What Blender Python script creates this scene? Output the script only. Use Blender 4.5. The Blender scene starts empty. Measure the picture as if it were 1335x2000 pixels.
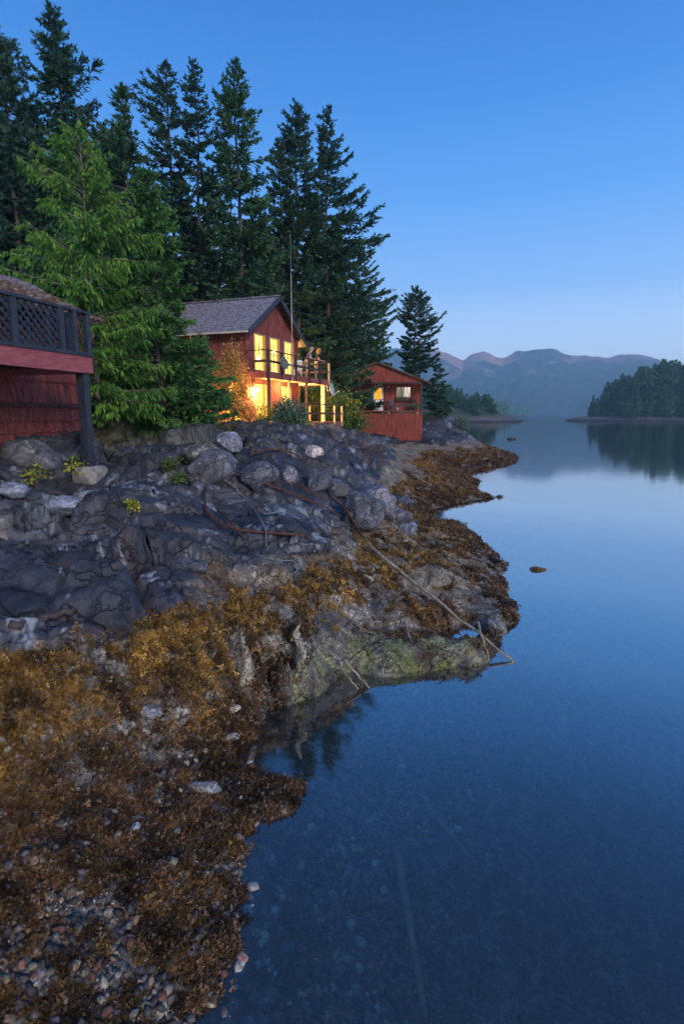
import bpy, math, random
import numpy as np
from mathutils import Vector, Matrix

sc = bpy.context.scene
R = math.radians
# ------------------------------------------------------------------ camera
cam_d = bpy.data.cameras.new('camera'); cam = bpy.data.objects.new('camera', cam_d)
sc.collection.objects.link(cam); sc.camera = cam
cam_d.sensor_fit = 'VERTICAL'; cam_d.sensor_height = 36; cam_d.sensor_width = 24; cam_d.lens = 20
cam_d.clip_start = 0.05; cam_d.clip_end = 20000
TH = R(9.7); CZ = 4.0; FPX = 1111.0
cam.location = (0, 0, CZ); cam.rotation_euler = (R(90) - TH, 0, 0)
# ------------------------------------------------------------------ sky
SUN_AZ, SUN_EL = R(150), R(24)      # azimuth clockwise from +Y, behind the camera to the right
w = bpy.data.worlds.new('World'); sc.world = w; w.use_nodes = True
nt = w.node_tree; nt.nodes.clear()
def N(t, typ, **k):
    n = t.nodes.new(typ)
    for a, b in k.items(): setattr(n, a, b)
    return n
def ramp(n, stops):
    cr = n.color_ramp
    while len(cr.elements) > 1: cr.elements.remove(cr.elements[-1])
    cr.elements[0].position = stops[0][0]; cr.elements[0].color = (*stops[0][1], 1)
    for p, c in stops[1:]:
        e = cr.elements.new(p); e.color = (*c, 1)
tc = N(nt, 'ShaderNodeTexCoord'); sep = N(nt, 'ShaderNodeSeparateXYZ')
rp = N(nt, 'ShaderNodeValToRGB')
ramp(rp, [(0.0, (1.18, 1.18, 1.28)), (.06, (.94, 1.02, 1.17)), (.12, (.53, .72, .98)), (.20, (.215, .42, .79)), (.32, (.078, .277, .68)),
          (.44, (.032, .185, .555)), (.56, (.013, .123, .43)), (1.0, (.01, .09, .33))])
sky = N(nt, 'ShaderNodeTexSky', sky_type='NISHITA', sun_disc=False)
sky.sun_elevation = R(4); sky.sun_rotation = SUN_AZ; sky.ozone_density = 4
mul = N(nt, 'ShaderNodeVectorMath', operation='SCALE'); mul.inputs['Scale'].default_value = 10
mx = N(nt, 'ShaderNodeMix', data_type='RGBA'); mx.inputs[0].default_value = .06
bg = N(nt, 'ShaderNodeBackground'); bg.inputs[1].default_value = .1
wo = N(nt, 'ShaderNodeOutputWorld')
L = nt.links.new
L(tc.outputs['Generated'], sep.inputs[0]); L(sep.outputs[2], rp.inputs[0]); L(rp.outputs[0], mul.inputs[0])
L(mul.outputs[0], mx.inputs[6]); L(sky.outputs[0], mx.inputs[7]); L(mx.outputs[2], bg.inputs[0]); L(bg.outputs[0], wo.inputs[0])
# ------------------------------------------------------------------ sun: soft light of dusk
sd = bpy.data.lights.new('sun', 'SUN'); sd.energy = 1.95; sd.angle = R(16); sd.color = (1, .86, .76)
so = bpy.data.objects.new('sun', sd); sc.collection.objects.link(so)
sv = Vector((math.sin(SUN_AZ) * math.cos(SUN_EL), math.cos(SUN_AZ) * math.cos(SUN_EL), math.sin(SUN_EL)))
so.rotation_euler = sv.to_track_quat('Z', 'Y').to_euler(); so.location = (0, -20, 30)
sc.view_settings.view_transform = 'Standard'; sc.view_settings.look = 'None'
sc.view_settings.exposure = .7; sc.view_settings.gamma = 1
sc.cycles.max_bounces = 8; sc.cycles.transparent_max_bounces = 12; sc.cycles.diffuse_bounces = 2
sc.cycles.volume_bounces = 2; sc.cycles.glossy_bounces = 3
sc.cycles.use_denoising = True
sc.cycles.use_adaptive_sampling = True; sc.cycles.adaptive_threshold = .02
sc.cycles.sample_clamp_indirect = 4

# ------------------------------------------------------------------ helpers
C = sc.collection
def tag(o, label=None, cat=None, group=None, kind=None):
    if label: o['label'] = label
    if cat: o['category'] = cat
    if group: o['group'] = group
    if kind: o['kind'] = kind
    return o
def empty(name, loc, rz=0.0, label=None, cat=None, group=None):
    o = bpy.data.objects.new(name, None); C.objects.link(o); o.empty_display_size = .3
    o.location = loc; o.rotation_euler = (0, 0, rz)
    return tag(o, label, cat, group)
def np_mesh(name, V, F, mat, parent=None, smooth=False, col=None):
    """V (n,3) array; F (m,k) int array, or list of such arrays"""
    V = np.asarray(V, dtype=np.float32); Fs = F if isinstance(F, list) else [F]
    me = bpy.data.meshes.new(name)
    me.vertices.add(len(V)); me.vertices.foreach_set('co', V.ravel())
    tot = np.concatenate([np.full(len(f), f.shape[1], dtype=np.int32) for f in Fs if len(f)])
    idx = np.concatenate([f.ravel() for f in Fs if len(f)]).astype(np.int32)
    me.loops.add(len(idx)); me.loops.foreach_set('vertex_index', idx)
    st = np.concatenate([[0], np.cumsum(tot)[:-1]]).astype(np.int32)
    me.polygons.add(len(tot)); me.polygons.foreach_set('loop_start', st)
    if smooth: me.polygons.foreach_set('use_smooth', np.ones(len(tot), dtype=bool))
    me.update(calc_edges=True); me.validate()
    if col is not None:
        a = me.color_attributes.new('Col', 'FLOAT_COLOR', 'POINT')
        cc = np.ones((len(V), 4), dtype=np.float32); cc[:, :3] = col[:, :3]; cc[:, 3] = col[:, 3] if col.shape[1] > 3 else .5; a.data.foreach_set('color', cc.ravel())
    me.materials.append(mat)
    o = bpy.data.objects.new(name, me); C.objects.link(o); o.parent = parent
    return o
class MB:
    def __init__(s): s.v = []; s.f = []
    def _add(s, vs, fs):
        n = len(s.v); s.v += [tuple(v) for v in vs]; s.f += [tuple(i + n for i in f) for f in fs]
    def box(s, x0, x1, y0, y1, z0, z1):
        s._add([(x, y, z) for x in (x0, x1) for y in (y0, y1) for z in (z0, z1)],
               [(0, 1, 3, 2), (4, 6, 7, 5), (0, 4, 5, 1), (2, 3, 7, 6), (0, 2, 6, 4), (1, 5, 7, 3)]); return s
    def bar(s, a, b, w, h, up=(0, 0, 1)):
        a = Vector(a); b = Vector(b); d = (b - a).normalized(); u = Vector(up)
        if abs(d.dot(u)) > .98: u = Vector((0, 1, 0))
        r = d.cross(u).normalized(); u = r.cross(d).normalized()
        vs = [p + r * (sx * w / 2) + u * (sz * h / 2) for p in (a, b) for sx in (-1, 1) for sz in (-1, 1)]
        s._add(vs, [(0, 1, 3, 2), (4, 6, 7, 5), (0, 4, 5, 1), (2, 3, 7, 6), (0, 2, 6, 4), (1, 5, 7, 3)]); return s
    def tube(s, pts, rad, n=8, cap=True):
        pts = [Vector(p) for p in pts]
        if not hasattr(rad, '__len__'): rad = [rad] * len(pts)
        base = len(s.v); vs = []; fs = []
        ref = Vector((0, 0, 1))
        for i, p in enumerate(pts):
            d = (pts[min(i + 1, len(pts) - 1)] - pts[max(i - 1, 0)]).normalized()
            rr = ref if abs(d.dot(ref)) < .95 else Vector((1, 0, 0))
            a = d.cross(rr).normalized(); b = d.cross(a)
            for k in range(n):
                t = 2 * math.pi * k / n; vs.append(p + (a * math.cos(t) + b * math.sin(t)) * rad[i])
        for i in range(len(pts) - 1):
            for k in range(n):
                k2 = (k + 1) % n; fs.append((i * n + k, i * n + k2, (i + 1) * n + k2, (i + 1) * n + k))
        if cap: fs += [tuple(range(n))[::-1], tuple((len(pts) - 1) * n + k for k in range(n))]
        s._add(vs, fs); return s
    def lathe(s, prof, n=16, at=(0, 0, 0), M=None):
        vs = []; fs = []
        for r, z in prof:
            for k in range(n):
                t = 2 * math.pi * k / n; v = Vector((r * math.cos(t), r * math.sin(t), z))
                if M: v = M @ v
                vs.append(v + Vector(at))
        for i in range(len(prof) - 1):
            for k in range(n):
                k2 = (k + 1) % n; fs.append((i * n + k, i * n + k2, (i + 1) * n + k2, (i + 1) * n + k))
        s._add(vs, fs); return s
    def poly(s, pts, thick):     # flat polygon extruded along vector thick
        n = len(pts); t = Vector(thick); P = [Vector(p) for p in pts]
        s._add(P + [p + t for p in P], [tuple(range(n))[::-1], tuple(range(n, 2 * n))] +
               [(i, (i + 1) % n, n + (i + 1) % n, n + i) for i in range(n)]); return s
    def build(s, name, mat, parent=None, bevel=0, smooth=False):
        me = bpy.data.meshes.new(name); me.from_pydata(s.v, [], s.f); me.validate(); me.update()
        me.materials.append(mat)
        if smooth:
            for p in me.polygons: p.use_smooth = True
        o = bpy.data.objects.new(name, me); C.objects.link(o); o.parent = parent
        if bevel:
            m = o.modifiers.new('b', 'BEVEL'); m.width = bevel; m.segments = 1; m.limit_method = 'ANGLE'
        return o
def copy_tree(o, parent=None):
    c = o.copy(); C.objects.link(c); c.parent = parent
    for ch in list(o.children): copy_tree(ch, c)
    return c

# ------------------------------------------------------------------ materials
def mat_base(name, rough=.8, spec=.3):
    m = bpy.data.materials.new(name); m.use_nodes = True; t = m.node_tree
    b = t.nodes['Principled BSDF']; b.inputs['Roughness'].default_value = rough
    b.inputs['Specular IOR Level'].default_value = spec
    return m, t, b
def noisy(name, c1, c2, scale=4, rough=.8, bump=.2, stretch=(1, 1, 1), detail=6, spec=.3, bscale=None, dist=.02, c3=None):
    m, t, b = mat_base(name, rough, spec); L = t.links.new
    g = N(t, 'ShaderNodeNewGeometry'); tc = N(t, 'ShaderNodeTexCoord'); mp = N(t, 'ShaderNodeMapping'); mp.inputs['Scale'].default_value = stretch
    n = N(t, 'ShaderNodeTexNoise'); n.inputs['Scale'].default_value = scale; n.inputs['Detail'].default_value = detail
    r = N(t, 'ShaderNodeValToRGB')
    ramp(r, [(.32, c1), (.62, c2)] if c3 is None else [(.3, c1), (.5, c2), (.68, c3)])
    L(tc.outputs['Object'], mp.inputs[0]); L(mp.outputs[0], n.inputs['Vector']); L(n.outputs['Fac'], r.inputs[0]); L(r.outputs[0], b.inputs['Base Color'])
    if bump:
        n2 = N(t, 'ShaderNodeTexNoise'); n2.inputs['Scale'].default_value = bscale or scale * 4; n2.inputs['Detail'].default_value = 4
        bp = N(t, 'ShaderNodeBump'); bp.inputs['Strength'].default_value = bump; bp.inputs['Distance'].default_value = dist
        L(mp.outputs[0], n2.inputs['Vector']); L(n2.outputs['Fac'], bp.inputs['Height']); L(bp.outputs[0], b.inputs['Normal'])
    return m
def emit(name, col, s):
    m = bpy.data.materials.new(name); m.use_nodes = True; t = m.node_tree; t.nodes.clear()
    e = N(t, 'ShaderNodeEmission'); e.inputs[0].default_value = (*col, 1); e.inputs[1].default_value = s
    o = N(t, 'ShaderNodeOutputMaterial'); t.links.new(e.outputs[0], o.inputs[0]); return m
M = {}
M['red_board'] = noisy('red_stained_board', (.09, .025, .025), (.19, .052, .045), 3, .75, .35, (6, 6, .6), c3=(.33, .10, .08))
M['red_cabin'] = noisy('red_cabin_board', (.09, .022, .017), (.20, .04, .027), 2.2, .7, .3, (5, 5, .5), c3=(.34, .065, .038))
M['red_shingle'] = noisy('red_shingle', (.10, .022, .018), (.20, .045, .035), 3, .8, .4, (5, 5, .8), c3=(.28, .07, .05))
M['fascia'] = noisy('faded_red_beam', (.20, .05, .06), (.32, .09, .10), 3, .7, .25, (1, 1, 6))
M['black_wood'] = noisy('black_painted_wood', (.012, .014, .02), (.03, .035, .05), 6, .55, .2, (2, 2, .5), spec=.5)
M['dark_wood'] = noisy('dark_stained_wood', (.03, .018, .016), (.07, .04, .035), 6, .7, .2)
M['pale_wood'] = noisy('pale_wood', (.35, .25, .15), (.5, .38, .22), 6, .7, .2)
M['shake'] = noisy('weathered_cedar_shake', (.10, .095, .12), (.24, .22, .26), 7, .85, .5, (1, 1, 1), c3=(.36, .34, .4))
M['mossy_shake'] = noisy('mossy_brown_shake', (.06, .035, .02), (.14, .08, .045), 9, .9, .5, c3=(.42, .38, .36))
M['white_paint'] = noisy('white_paint', (.7, .72, .74), (.8, .82, .84), 6, .5, .05)
M['concrete'] = noisy('weathered_concrete', (.12, .11, .10), (.24, .22, .20), 8, .9, .4, c3=(.30, .29, .27))
M['metal_grey'] = noisy('grey_metal', (.25, .25, .26), (.4, .4, .42), 12, .45, .05, spec=.5)
M['rust'] = noisy('rusty_steel', (.05, .02, .014), (.13, .05, .03), 20, .85, .4)
M['mast'] = noisy('rusty_mast', (.14, .06, .04), (.45, .4, .38), 1.2, .6, .1)
M['wire'] = noisy('grey_wire', (.12, .12, .14), (.22, .22, .25), 20, .5, .1)
M['drift'] = noisy('weathered_pole', (.12, .10, .075), (.26, .22, .16), 8, .85, .4, c3=(.36, .32, .26))
M['driftdark'] = noisy('dark_driftwood', (.03, .022, .022), (.08, .06, .06), 8, .85, .4)
M['bark'] = noisy('conifer_bark', (.035, .028, .026), (.10, .08, .075), 5, .95, .5, (3, 3, .6))
M['palebark'] = noisy('pale_bark', (.12, .10, .09), (.24, .20, .18), 5, .95, .4, (3, 3, .6))
M['trim'] = noisy('pale_gutter', (.45, .40, .38), (.6, .55, .5), 6, .6, .1)
M['skin'] = noisy('skin', (.5, .28, .2), (.55, .32, .23), 6, .6, 0)
M['lamp_hot'] = emit('lamp_bulb', (1, .62, .18), 60)
def leafmat(name, c1, c2, c3=None, scale=1.2, trans=.25):
    m, t, b = mat_base(name, .65, .25); L = t.links.new
    g = N(t, 'ShaderNodeNewGeometry'); tc = N(t, 'ShaderNodeTexCoord'); n = N(t, 'ShaderNodeTexNoise'); n.inputs['Scale'].default_value = scale; n.inputs['Detail'].default_value = 5
    a = N(t, 'ShaderNodeMath', operation='MULTIPLY_ADD'); a.inputs[1].default_value = .35
    r = N(t, 'ShaderNodeValToRGB'); ramp(r, [(.35, c1), (.8, c2)] if c3 is None else [(.35, c1), (.62, c2), (.85, c3)])
    L(tc.outputs['Object'], n.inputs['Vector']); L(g.outputs['Random Per Island'], a.inputs[0]); L(n.outputs['Fac'], a.inputs[2])
    L(a.outputs[0], r.inputs[0]); L(r.outputs[0], b.inputs['Base Color'])
    tr = N(t, 'ShaderNodeBsdfTranslucent'); L(r.outputs[0], tr.inputs[0]); ms = N(t, 'ShaderNodeMixShader'); ms.inputs[0].default_value = trans
    o = t.nodes['Material Output']; L(b.outputs[0], ms.inputs[1]); L(tr.outputs[0], ms.inputs[2]); L(ms.outputs[0], o.inputs[0])
    return m
M['fir'] = leafmat('fir_needles', (.018, .055, .03), (.04, .11, .05), (.08, .17, .07))
M['fir2'] = leafmat('dark_fir_needles', (.015, .045, .032), (.03, .08, .05), (.055, .125, .065))
M['cedar'] = leafmat('cedar_sprays', (.025, .075, .018), (.07, .18, .028), (.16, .31, .045))
M['spruce'] = leafmat('spruce_needles', (.02, .07, .03), (.05, .14, .04), (.12, .26, .06))
M['farfir'] = leafmat('far_fir_needles', (.025, .08, .035), (.05, .14, .05), (.10, .22, .07), .25)
M['bush'] = leafmat('bush_leaves', (.04, .08, .02), (.09, .15, .03), (.16, .22, .05), 3)
M['yellowleaf'] = leafmat('yellowing_leaves', (.10, .18, .03), (.25, .32, .05), (.55, .45, .05), 6)
M['shrub'] = leafmat('orange_lit_leaves', (.25, .14, .04), (.42, .24, .06), (.5, .34, .1), 3)  # warm lamplight on the shrub is put into the leaf colour
M['drygrass'] = leafmat('dry_grass', (.12, .11, .06), (.22, .2, .12), (.3, .27, .18), 3)
M['juniper'] = leafmat('juniper', (.04, .09, .06), (.08, .16, .10), (.14, .22, .13), 3)

# ------------------------------------------------------------------ noise
def _h(ix, iy, s):
    x = (ix.astype(np.int64) * 374761393 + iy.astype(np.int64) * 668265263 + s * 2147483647) & 0xffffffff
    x = ((x ^ (x >> 13)) * 1274126177) & 0xffffffff
    x = ((x ^ (x >> 15)) * 2246822519) & 0xffffffff
    return ((x ^ (x >> 16)) & 0xffffff) / float(0x1000000)
def vn(x, y, s=0):
    ix = np.floor(x); iy = np.floor(y); fx = x - ix; fy = y - iy
    fx = fx * fx * fx * (fx * (fx * 6 - 15) + 10); fy = fy * fy * fy * (fy * (fy * 6 - 15) + 10)
    a = _h(ix, iy, s); b = _h(ix + 1, iy, s); c = _h(ix, iy + 1, s); d = _h(ix + 1, iy + 1, s)
    return (a + (b - a) * fx) * (1 - fy) + (c + (d - c) * fx) * fy
def fbm(x, y, s=0, o=5, g=.5):
    r = 0; a = 1; t = 0
    for i in range(o):
        r = r + a * (vn(x + 17.3 * i, y - 9.1 * i, s + i) * 2 - 1); t += a; a *= g; x = x * 2.03; y = y * 2.03
    return r / t
def worley(x, y, s=0):
    ix = np.floor(x); iy = np.floor(y)
    f1 = np.full(x.shape, 9.); f2 = np.full(x.shape, 9.); cx = np.zeros(x.shape); cy = np.zeros(x.shape); dx = np.zeros(x.shape); dy = np.zeros(x.shape)
    for i in (-1, 0, 1):
        for j in (-1, 0, 1):
            gx = ix + i; gy = iy + j
            ex = gx + .1 + .8 * _h(gx, gy, s) - x; ey = gy + .1 + .8 * _h(gx, gy, s + 7) - y
            d = np.sqrt(ex * ex + ey * ey); m = d < f1
            f2 = np.where(m, f1, np.minimum(f2, d)); cx = np.where(m, gx, cx); cy = np.where(m, gy, cy)
            dx = np.where(m, ex, dx); dy = np.where(m, ey, dy); f1 = np.where(m, d, f1)
    return f1, f2, cx, cy, dx, dy
def blocks(x, y, s, tilt=.9):
    f1, f2, cx, cy, dx, dy = worley(x, y, s)
    off = _h(cx, cy, s + 21) - .5; tx = (_h(cx, cy, s + 33) - .5) * 2; ty = (_h(cx, cy, s + 45) - .5) * 2
    return off + tilt * (tx * dx + ty * dy), f2 - f1, _h(cx, cy, s + 57)

# ------------------------------------------------------------------ shore terrain
def ray(px, py):
    u = (px - 667.5) / FPX; v = (1000 - py) / FPX
    return np.array([u, math.cos(TH) + v * math.sin(TH), -math.sin(TH) + v * math.cos(TH)])
def atz(px, py, z):
    r = ray(px, py); t = (z - CZ) / r[2]; return (r[0] * t, r[1] * t, z)
SHORE = [(380,2000),(425,1960),(428,1900),(465,1850),(468,1790),(455,1740),(480,1700),(475,1655),(500,1605),(560,1582),(594,1545),(588,1522),
 (540,1512),(495,1500),(468,1450),(470,1400),(520,1362),(570,1352),(640,1347),(720,1332),(800,1322),(900,1302),(955,1283),(978,1250),
 (1008,1215),(1012,1185),(985,1160),(990,1140),(988,1105),(900,1018),(845,1012),(870,992),(930,985),(985,970),(985,958),(930,942),(905,930),(960,918),(1000,905),(1012,890)]
PIXZ = [(600,2000,-.55),(500,1900,-.2),(560,1850,-.3),(600,1800,-.4),(520,1700,-.12),(560,1720,-.25),(650,1600,-.45),(700,1900,-.75),(800,1700,-1.1),(900,2000,-1.4),(1000,1500,-2),
 (1335,2000,-2.6),(700,1420,-.8),(580,1430,-.4),(540,1420,-.3),(540,1480,-.25),(640,1500,-.6),(900,1360,-1.1),(1060,1250,-1.3),(1060,1120,-1.2),(1100,1100,-2),(1335,1100,-4),(960,1010,-1.2),(1100,980,-2.5),(1080,930,-2.5),(900,1012,-.35),(940,1012,-.6),(930,998,-.35),(980,1035,-.8),(1000,1060,-.7),(880,1003,-.3),(862,1005,-.2),(850,1010,-.08),(1000,1000,-1.4),(975,1075,-.25),(1000,985,-.6),(1010,1110,-.4),(970,922,-.25),(1010,922,-.5),(1010,945,-.3),(950,962,.22),(972,963,.12),(900,950,.35),(930,955,.25),(1335,1500,-4),
 (0,2000,.28),(200,2000,.12),(330,1990,.06),(0,1800,.42),(250,1800,.22),(400,1800,.08),(0,1600,.7),(200,1600,.45),(400,1600,.22),(520,1555,.12),
 (0,1450,1.05),(150,1450,.9),(300,1450,.55),(420,1430,.28),(300,1390,.7),(0,1300,1.45),(200,1280,1.4),(350,1300,1.15),(450,1300,.9),(540,1300,.55),
 (480,1200,1.35),(560,1230,1.05),(580,1170,1.4),(0,1200,1.78),(200,1200,1.72),(400,1180,1.62),(0,1100,2.05),(200,1100,1.95),(350,1090,1.9),(550,1080,1.75),(640,1080,1.7),
 (0,1040,2.25),(100,1040,2.15),(330,1020,2.3),(450,1030,2.0),(600,1040,1.9),(680,1050,1.7),(180,935,2.68),(50,960,2.6),(300,950,2.6),(430,940,2.55),(520,960,2.4),(560,1000,2.1),
 (60,880,3.1),(130,885,3.0),(160,855,3.4),(30,850,3.5),(380,885,3.05),(300,895,2.95),(450,880,3.1),(480,845,3.45),(560,845,3.35),(620,855,3.05),
 (640,900,2.65),(700,915,2.1),(760,930,1.5),(600,960,2.2),(680,985,1.8),(740,1000,1.55),(760,965,.95),(850,940,.8),(900,960,.3),(830,980,.25),(820,1000,.15),
 (800,885,1.25),(900,880,1.0),(960,878,.8),(850,905,.5),(900,915,.06),(760,862,1.85),(700,855,2.2),
 (700,1100,1.25),(640,1150,1.1),(760,1060,1.15),(800,1035,.95),(850,1060,.8),(900,1080,.6),(950,1110,.35),(870,1150,.6),(780,1180,.65),(700,1200,.65),(640,1250,.55),(620,1300,.3),
 (760,1260,.35),(850,1240,.38),(850,1290,.15),(940,1230,.4),(940,1262,.28),(958,1248,.26),(900,1272,.24),(930,1288,.08),(968,1215,.32),(880,1255,.33),(915,1238,.42),(905,1248,.38),(960,1180,.35),(930,1150,.25),(700,1310,.1),(560,1320,.35)]
CP = [atz(*p) for p in PIXZ] + [atz(a, b, 0.) for a, b in SHORE]
CP += [(-4.5,27.8,3.45),(-3,24,3.4),(-2,34,3.2),(0,33,3.0),(-8,26,3.5),(-9,34,3.6),(-6,20,3.3),(-9,17,3.6),(1,40,2.6),(-1,45,2.8),(1.5,49,2.2),(5,49,1.85),(8,50,2.0),(3,56,3.5),
 (9.5,55,3.3),(9,60,4.2),(11.5,57,2.6),(13,57,1.7),(5,62,4.2),(0,60,4.5),(-10,40,4.2),(-20,30,5.5),(-30,60,8),(0,80,5),(10,82,2),(14,66,1.5),(17,60,-.2),(17.5,52,-1),(20,70,-3),(0,115,1),(12,110,-3),(-30,115,8),
 (-15,5,3.4),(-12,10,3.8),(-9,12,3.5),(-20,15,5),(-10,0,2.4),(-3,0,.5),(-1,0,0.05),(0,0,-.15),(1,1,-.4),(3,0,-1.2),(8,0,-3),(15,10,-4),(30,20,-5),(30,100,-5),(25,60,-4),(20,35,-4),(13,26,-3),(40,60,-6)]
CP = np.array(CP)
def _rbf(P, z):
    n = len(P); D = np.sqrt(((P[:, None] - P[None]) ** 2).sum(-1)) + np.eye(n) * 0
    A = np.zeros((n + 3, n + 3)); A[:n, :n] = D - np.eye(n) * .05; A[:n, n] = 1; A[:n, n + 1:] = P; A[n, :n] = 1; A[n + 1:, :n] = P.T
    return np.linalg.solve(A, np.concatenate([z, np.zeros(3)]))
def _warp(x, y):      # evens out near and far spacing
    r = np.sqrt(x * x + y * y) + 2.0; k = 8 * np.log(r / 2.0) / r * 1.0
    return np.stack([x * k, y * k], -1)
WP = _warp(CP[:, 0], CP[:, 1]); WT = _rbf(WP, CP[:, 2])
def base_h(x, y):
    sh = x.shape; q = _warp(x.ravel(), y.ravel()); out = np.empty(len(q)); n = len(WP)
    for i in range(0, len(q), 60000):
        s = q[i:i + 60000]; D = np.sqrt(((s[:, None] - WP[None]) ** 2).sum(-1))
        out[i:i + 60000] = D @ WT[:n] + WT[n] + s @ WT[n + 1:]
    return out.reshape(sh)
def sstep(a, b, x):
    t = np.clip((x - a) / (b - a), 0, 1); return t * t * (3 - 2 * t)
def terrain(x, y, full=False):
    b = base_h(x, y)
    wx = x + .35 * fbm(x * .9, y * .9, 3, 3); wy = y + .35 * fbm(x * .9, y * .9, 9, 3)
    c, s = math.cos(R(-22)), math.sin(R(-22)); ax = (wx * c - wy * s); ay = (wx * s + wy * c)
    b1, e1, i1 = blocks(ax * .34, ay * .95, 1); b2, e2, i2 = blocks(ax * 1.1 + 3, ay * 2.5, 2); b3, e3, i3 = blocks(ax * 4.2, ay * 6.5, 3); 
    up = sstep(1.3, 2.1, b + .3 * fbm(x * .7, y * .7, 77, 3)); shore = sstep(0, .7, np.abs(b)) * .75 + .25
    soil = sstep(3.1, 3.8, b) * .6
    near = sstep(5.5, 7.5, y)
    lc = np.exp(-((x + 5.7) ** 2 + (y - 11.4) ** 2) / 1.3); b = b - .36 * lc; soil = np.maximum(soil, .85 * lc)
    a1 = (.20 + .44 * up) * shore * (1 - soil) * (.35 + .65 * near); a2 = (.13 - .03 * up) * shore * (1 - soil)
    z = b + a1 * b1 * sstep(0, .25, e1) + a2 * b2 * sstep(0, .16, e2) + .03 * b3 * (1 - soil) * (.5 + .5 * shore) + .10 * shore * fbm(x * .5, y * .5, 5, 4) + .03 * fbm(x * 3, y * 3, 8, 5)
    z = z + .012 * fbm(x * 14, y * 14, 4, 3)
    z = z - (.20 * up + .06) * shore * np.exp(-(e1 / .07) ** 2) - (.04 * up + .04) * shore * np.exp(-(e2 / .09) ** 2) - .018 * np.exp(-(e3 / .12) ** 2)
    if full: return z, b, up, e1, e2, e3, i1, i2, i3
    return z
def hz(x, y): return float(terrain(np.array([x], float), np.array([y], float))[0])
def hit(px, py, far=90, dz=0.):
    r = ray(px, py); t = np.geomspace(1.5, far, 2500); X = r[0] * t; Y = r[1] * t; Z = CZ + r[2] * t
    T = terrain(X, Y) + dz; k = np.argmax(T > Z) if (T > Z).any() else np.argmin(np.abs(T - Z))
    return Vector((X[k], Y[k], max(T[k], -9)))

NV, NU = 1150, 720
vv = np.exp(np.linspace(math.log(1.2), math.log(125), NV)); uu = np.linspace(-1.35, 1.0, NU)
U, Vg = np.meshgrid(uu, vv); GX = U * (Vg + .35); GY = Vg
GZ, GB, UP, E1, E2, E3, I1, I2, I3 = terrain(GX, GY, True)
# colours of the rock itself
def lerp(a, b, t): return a * (1 - t[..., None]) + b * t[..., None]
A3 = lambda *c: np.array(c, dtype=float)
nA = fbm(GX * .6, GY * .6, 31, 4); nB = fbm(GX * 5, GY * 5, 32, 4); nC = fbm(GX * 20, GY * 20, 33, 3); nD = fbm(GX * 1.7, GY * 2.4, 34, 5)
upc = lerp(A3(.015, .0175, .023), A3(.068, .07, .086), np.clip(.45 * I2 + .35 * I1 + .28 * (nB + .3), 0, 1))
upc = lerp(upc, A3(.075, .05, .048), sstep(.2, .65, nD) * .5)
upc = lerp(upc, A3(.15, .155, .185), sstep(.15, .5, nA + .5 * nB) * .5)
lich = sstep(.42, .62, fbm(GX * 2.2, GY * 2.2, 41, 4) + .5 * nC + .25 * (I1 - .5)); upc = lerp(upc, A3(.36, .40, .44), lich * .55)
crack = np.clip(np.exp(-(E2 / .06) ** 2) + np.exp(-(E1 / .04) ** 2), 0, 1); upc = lerp(upc, A3(.02, .018, .022), crack * .45)
loc_ = lerp(A3(.05, .045, .04), A3(.20, .18, .15), np.clip(.5 + .9 * nB, 0, 1))
loc_ = lerp(loc_, A3(.40, .36, .30), sstep(.2, .55, nC + .6 * nB) * .7)
loc_ = lerp(loc_, A3(.08, .045, .02), sstep(-.1, .35, nD) * .8)
dist = np.hypot(GX, GY)
warmfar = sstep(9, 14, GY) * (1 - sstep(1.6, 2.2, GZ)); loc_ = lerp(loc_, A3(.21, .165, .11), warmfar * .5)
COLV = lerp(loc_, upc, sstep(.35, .65, UP))
soilm = sstep(3.0, 3.5, GB + .3 * nA) * sstep(11, 14, GY); COLV = lerp(COLV, lerp(A3(.022, .02, .012), A3(.06, .055, .022), np.clip(nB + .5, 0, 1)), soilm * .9)
alg = sstep(-1.3, -.3, GX) * (1 - sstep(2.2, 3.2, GX)) * sstep(6.8, 7.4, GY) * (1 - sstep(8.7, 9.3, GY)) * (1 - sstep(.3, .65, GZ)) * sstep(-.6, -.1, nD + .2)
COLV = lerp(COLV, A3(.11, .135, .02), alg * .7 * sstep(-.35, .3, nB + .4 * nC))
wet = 1 - sstep(-.02, .06, GZ); COLV = COLV * (1 - .3 * (wet * (1 - sstep(-.04, -.15, GZ)))[..., None]); COLV = lerp(COLV, lerp(A3(.14, .11, .10), A3(.40, .33, .28), sstep(-.2, .5, nC + .6 * nB)), sstep(-.03, -.12, GZ) * .8)
COLV = lerp(COLV, A3(.10, .10, .09), wet * sstep(-.2, -1.2, GZ) * 0)
idx = np.arange(NV * NU).reshape(NV, NU)
Fq = np.stack([idx[:-1, :-1], idx[:-1, 1:], idx[1:, 1:], idx[1:, :-1]], -1)
zm = np.maximum(np.maximum(GZ[:-1, :-1], GZ[1:, 1:]), np.maximum(GZ[1:, :-1], GZ[:-1, 1:])); Fq = Fq[zm > -4.6]
mr, t, b = mat_base('shore_rock', .78, .35); L = t.links.new
at_ = N(t, 'ShaderNodeAttribute', attribute_name='Col'); tc = N(t, 'ShaderNodeTexCoord')
n1 = N(t, 'ShaderNodeTexNoise'); n1.inputs['Scale'].default_value = 26; n1.inputs['Detail'].default_value = 8; n1.inputs['Roughness'].default_value = .7
r1 = N(t, 'ShaderNodeValToRGB'); ramp(r1, [(.32, (.25, .25, .25)), (.5, (.9, .9, .9)), (.68, (2.3, 2.25, 2.15))])
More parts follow.
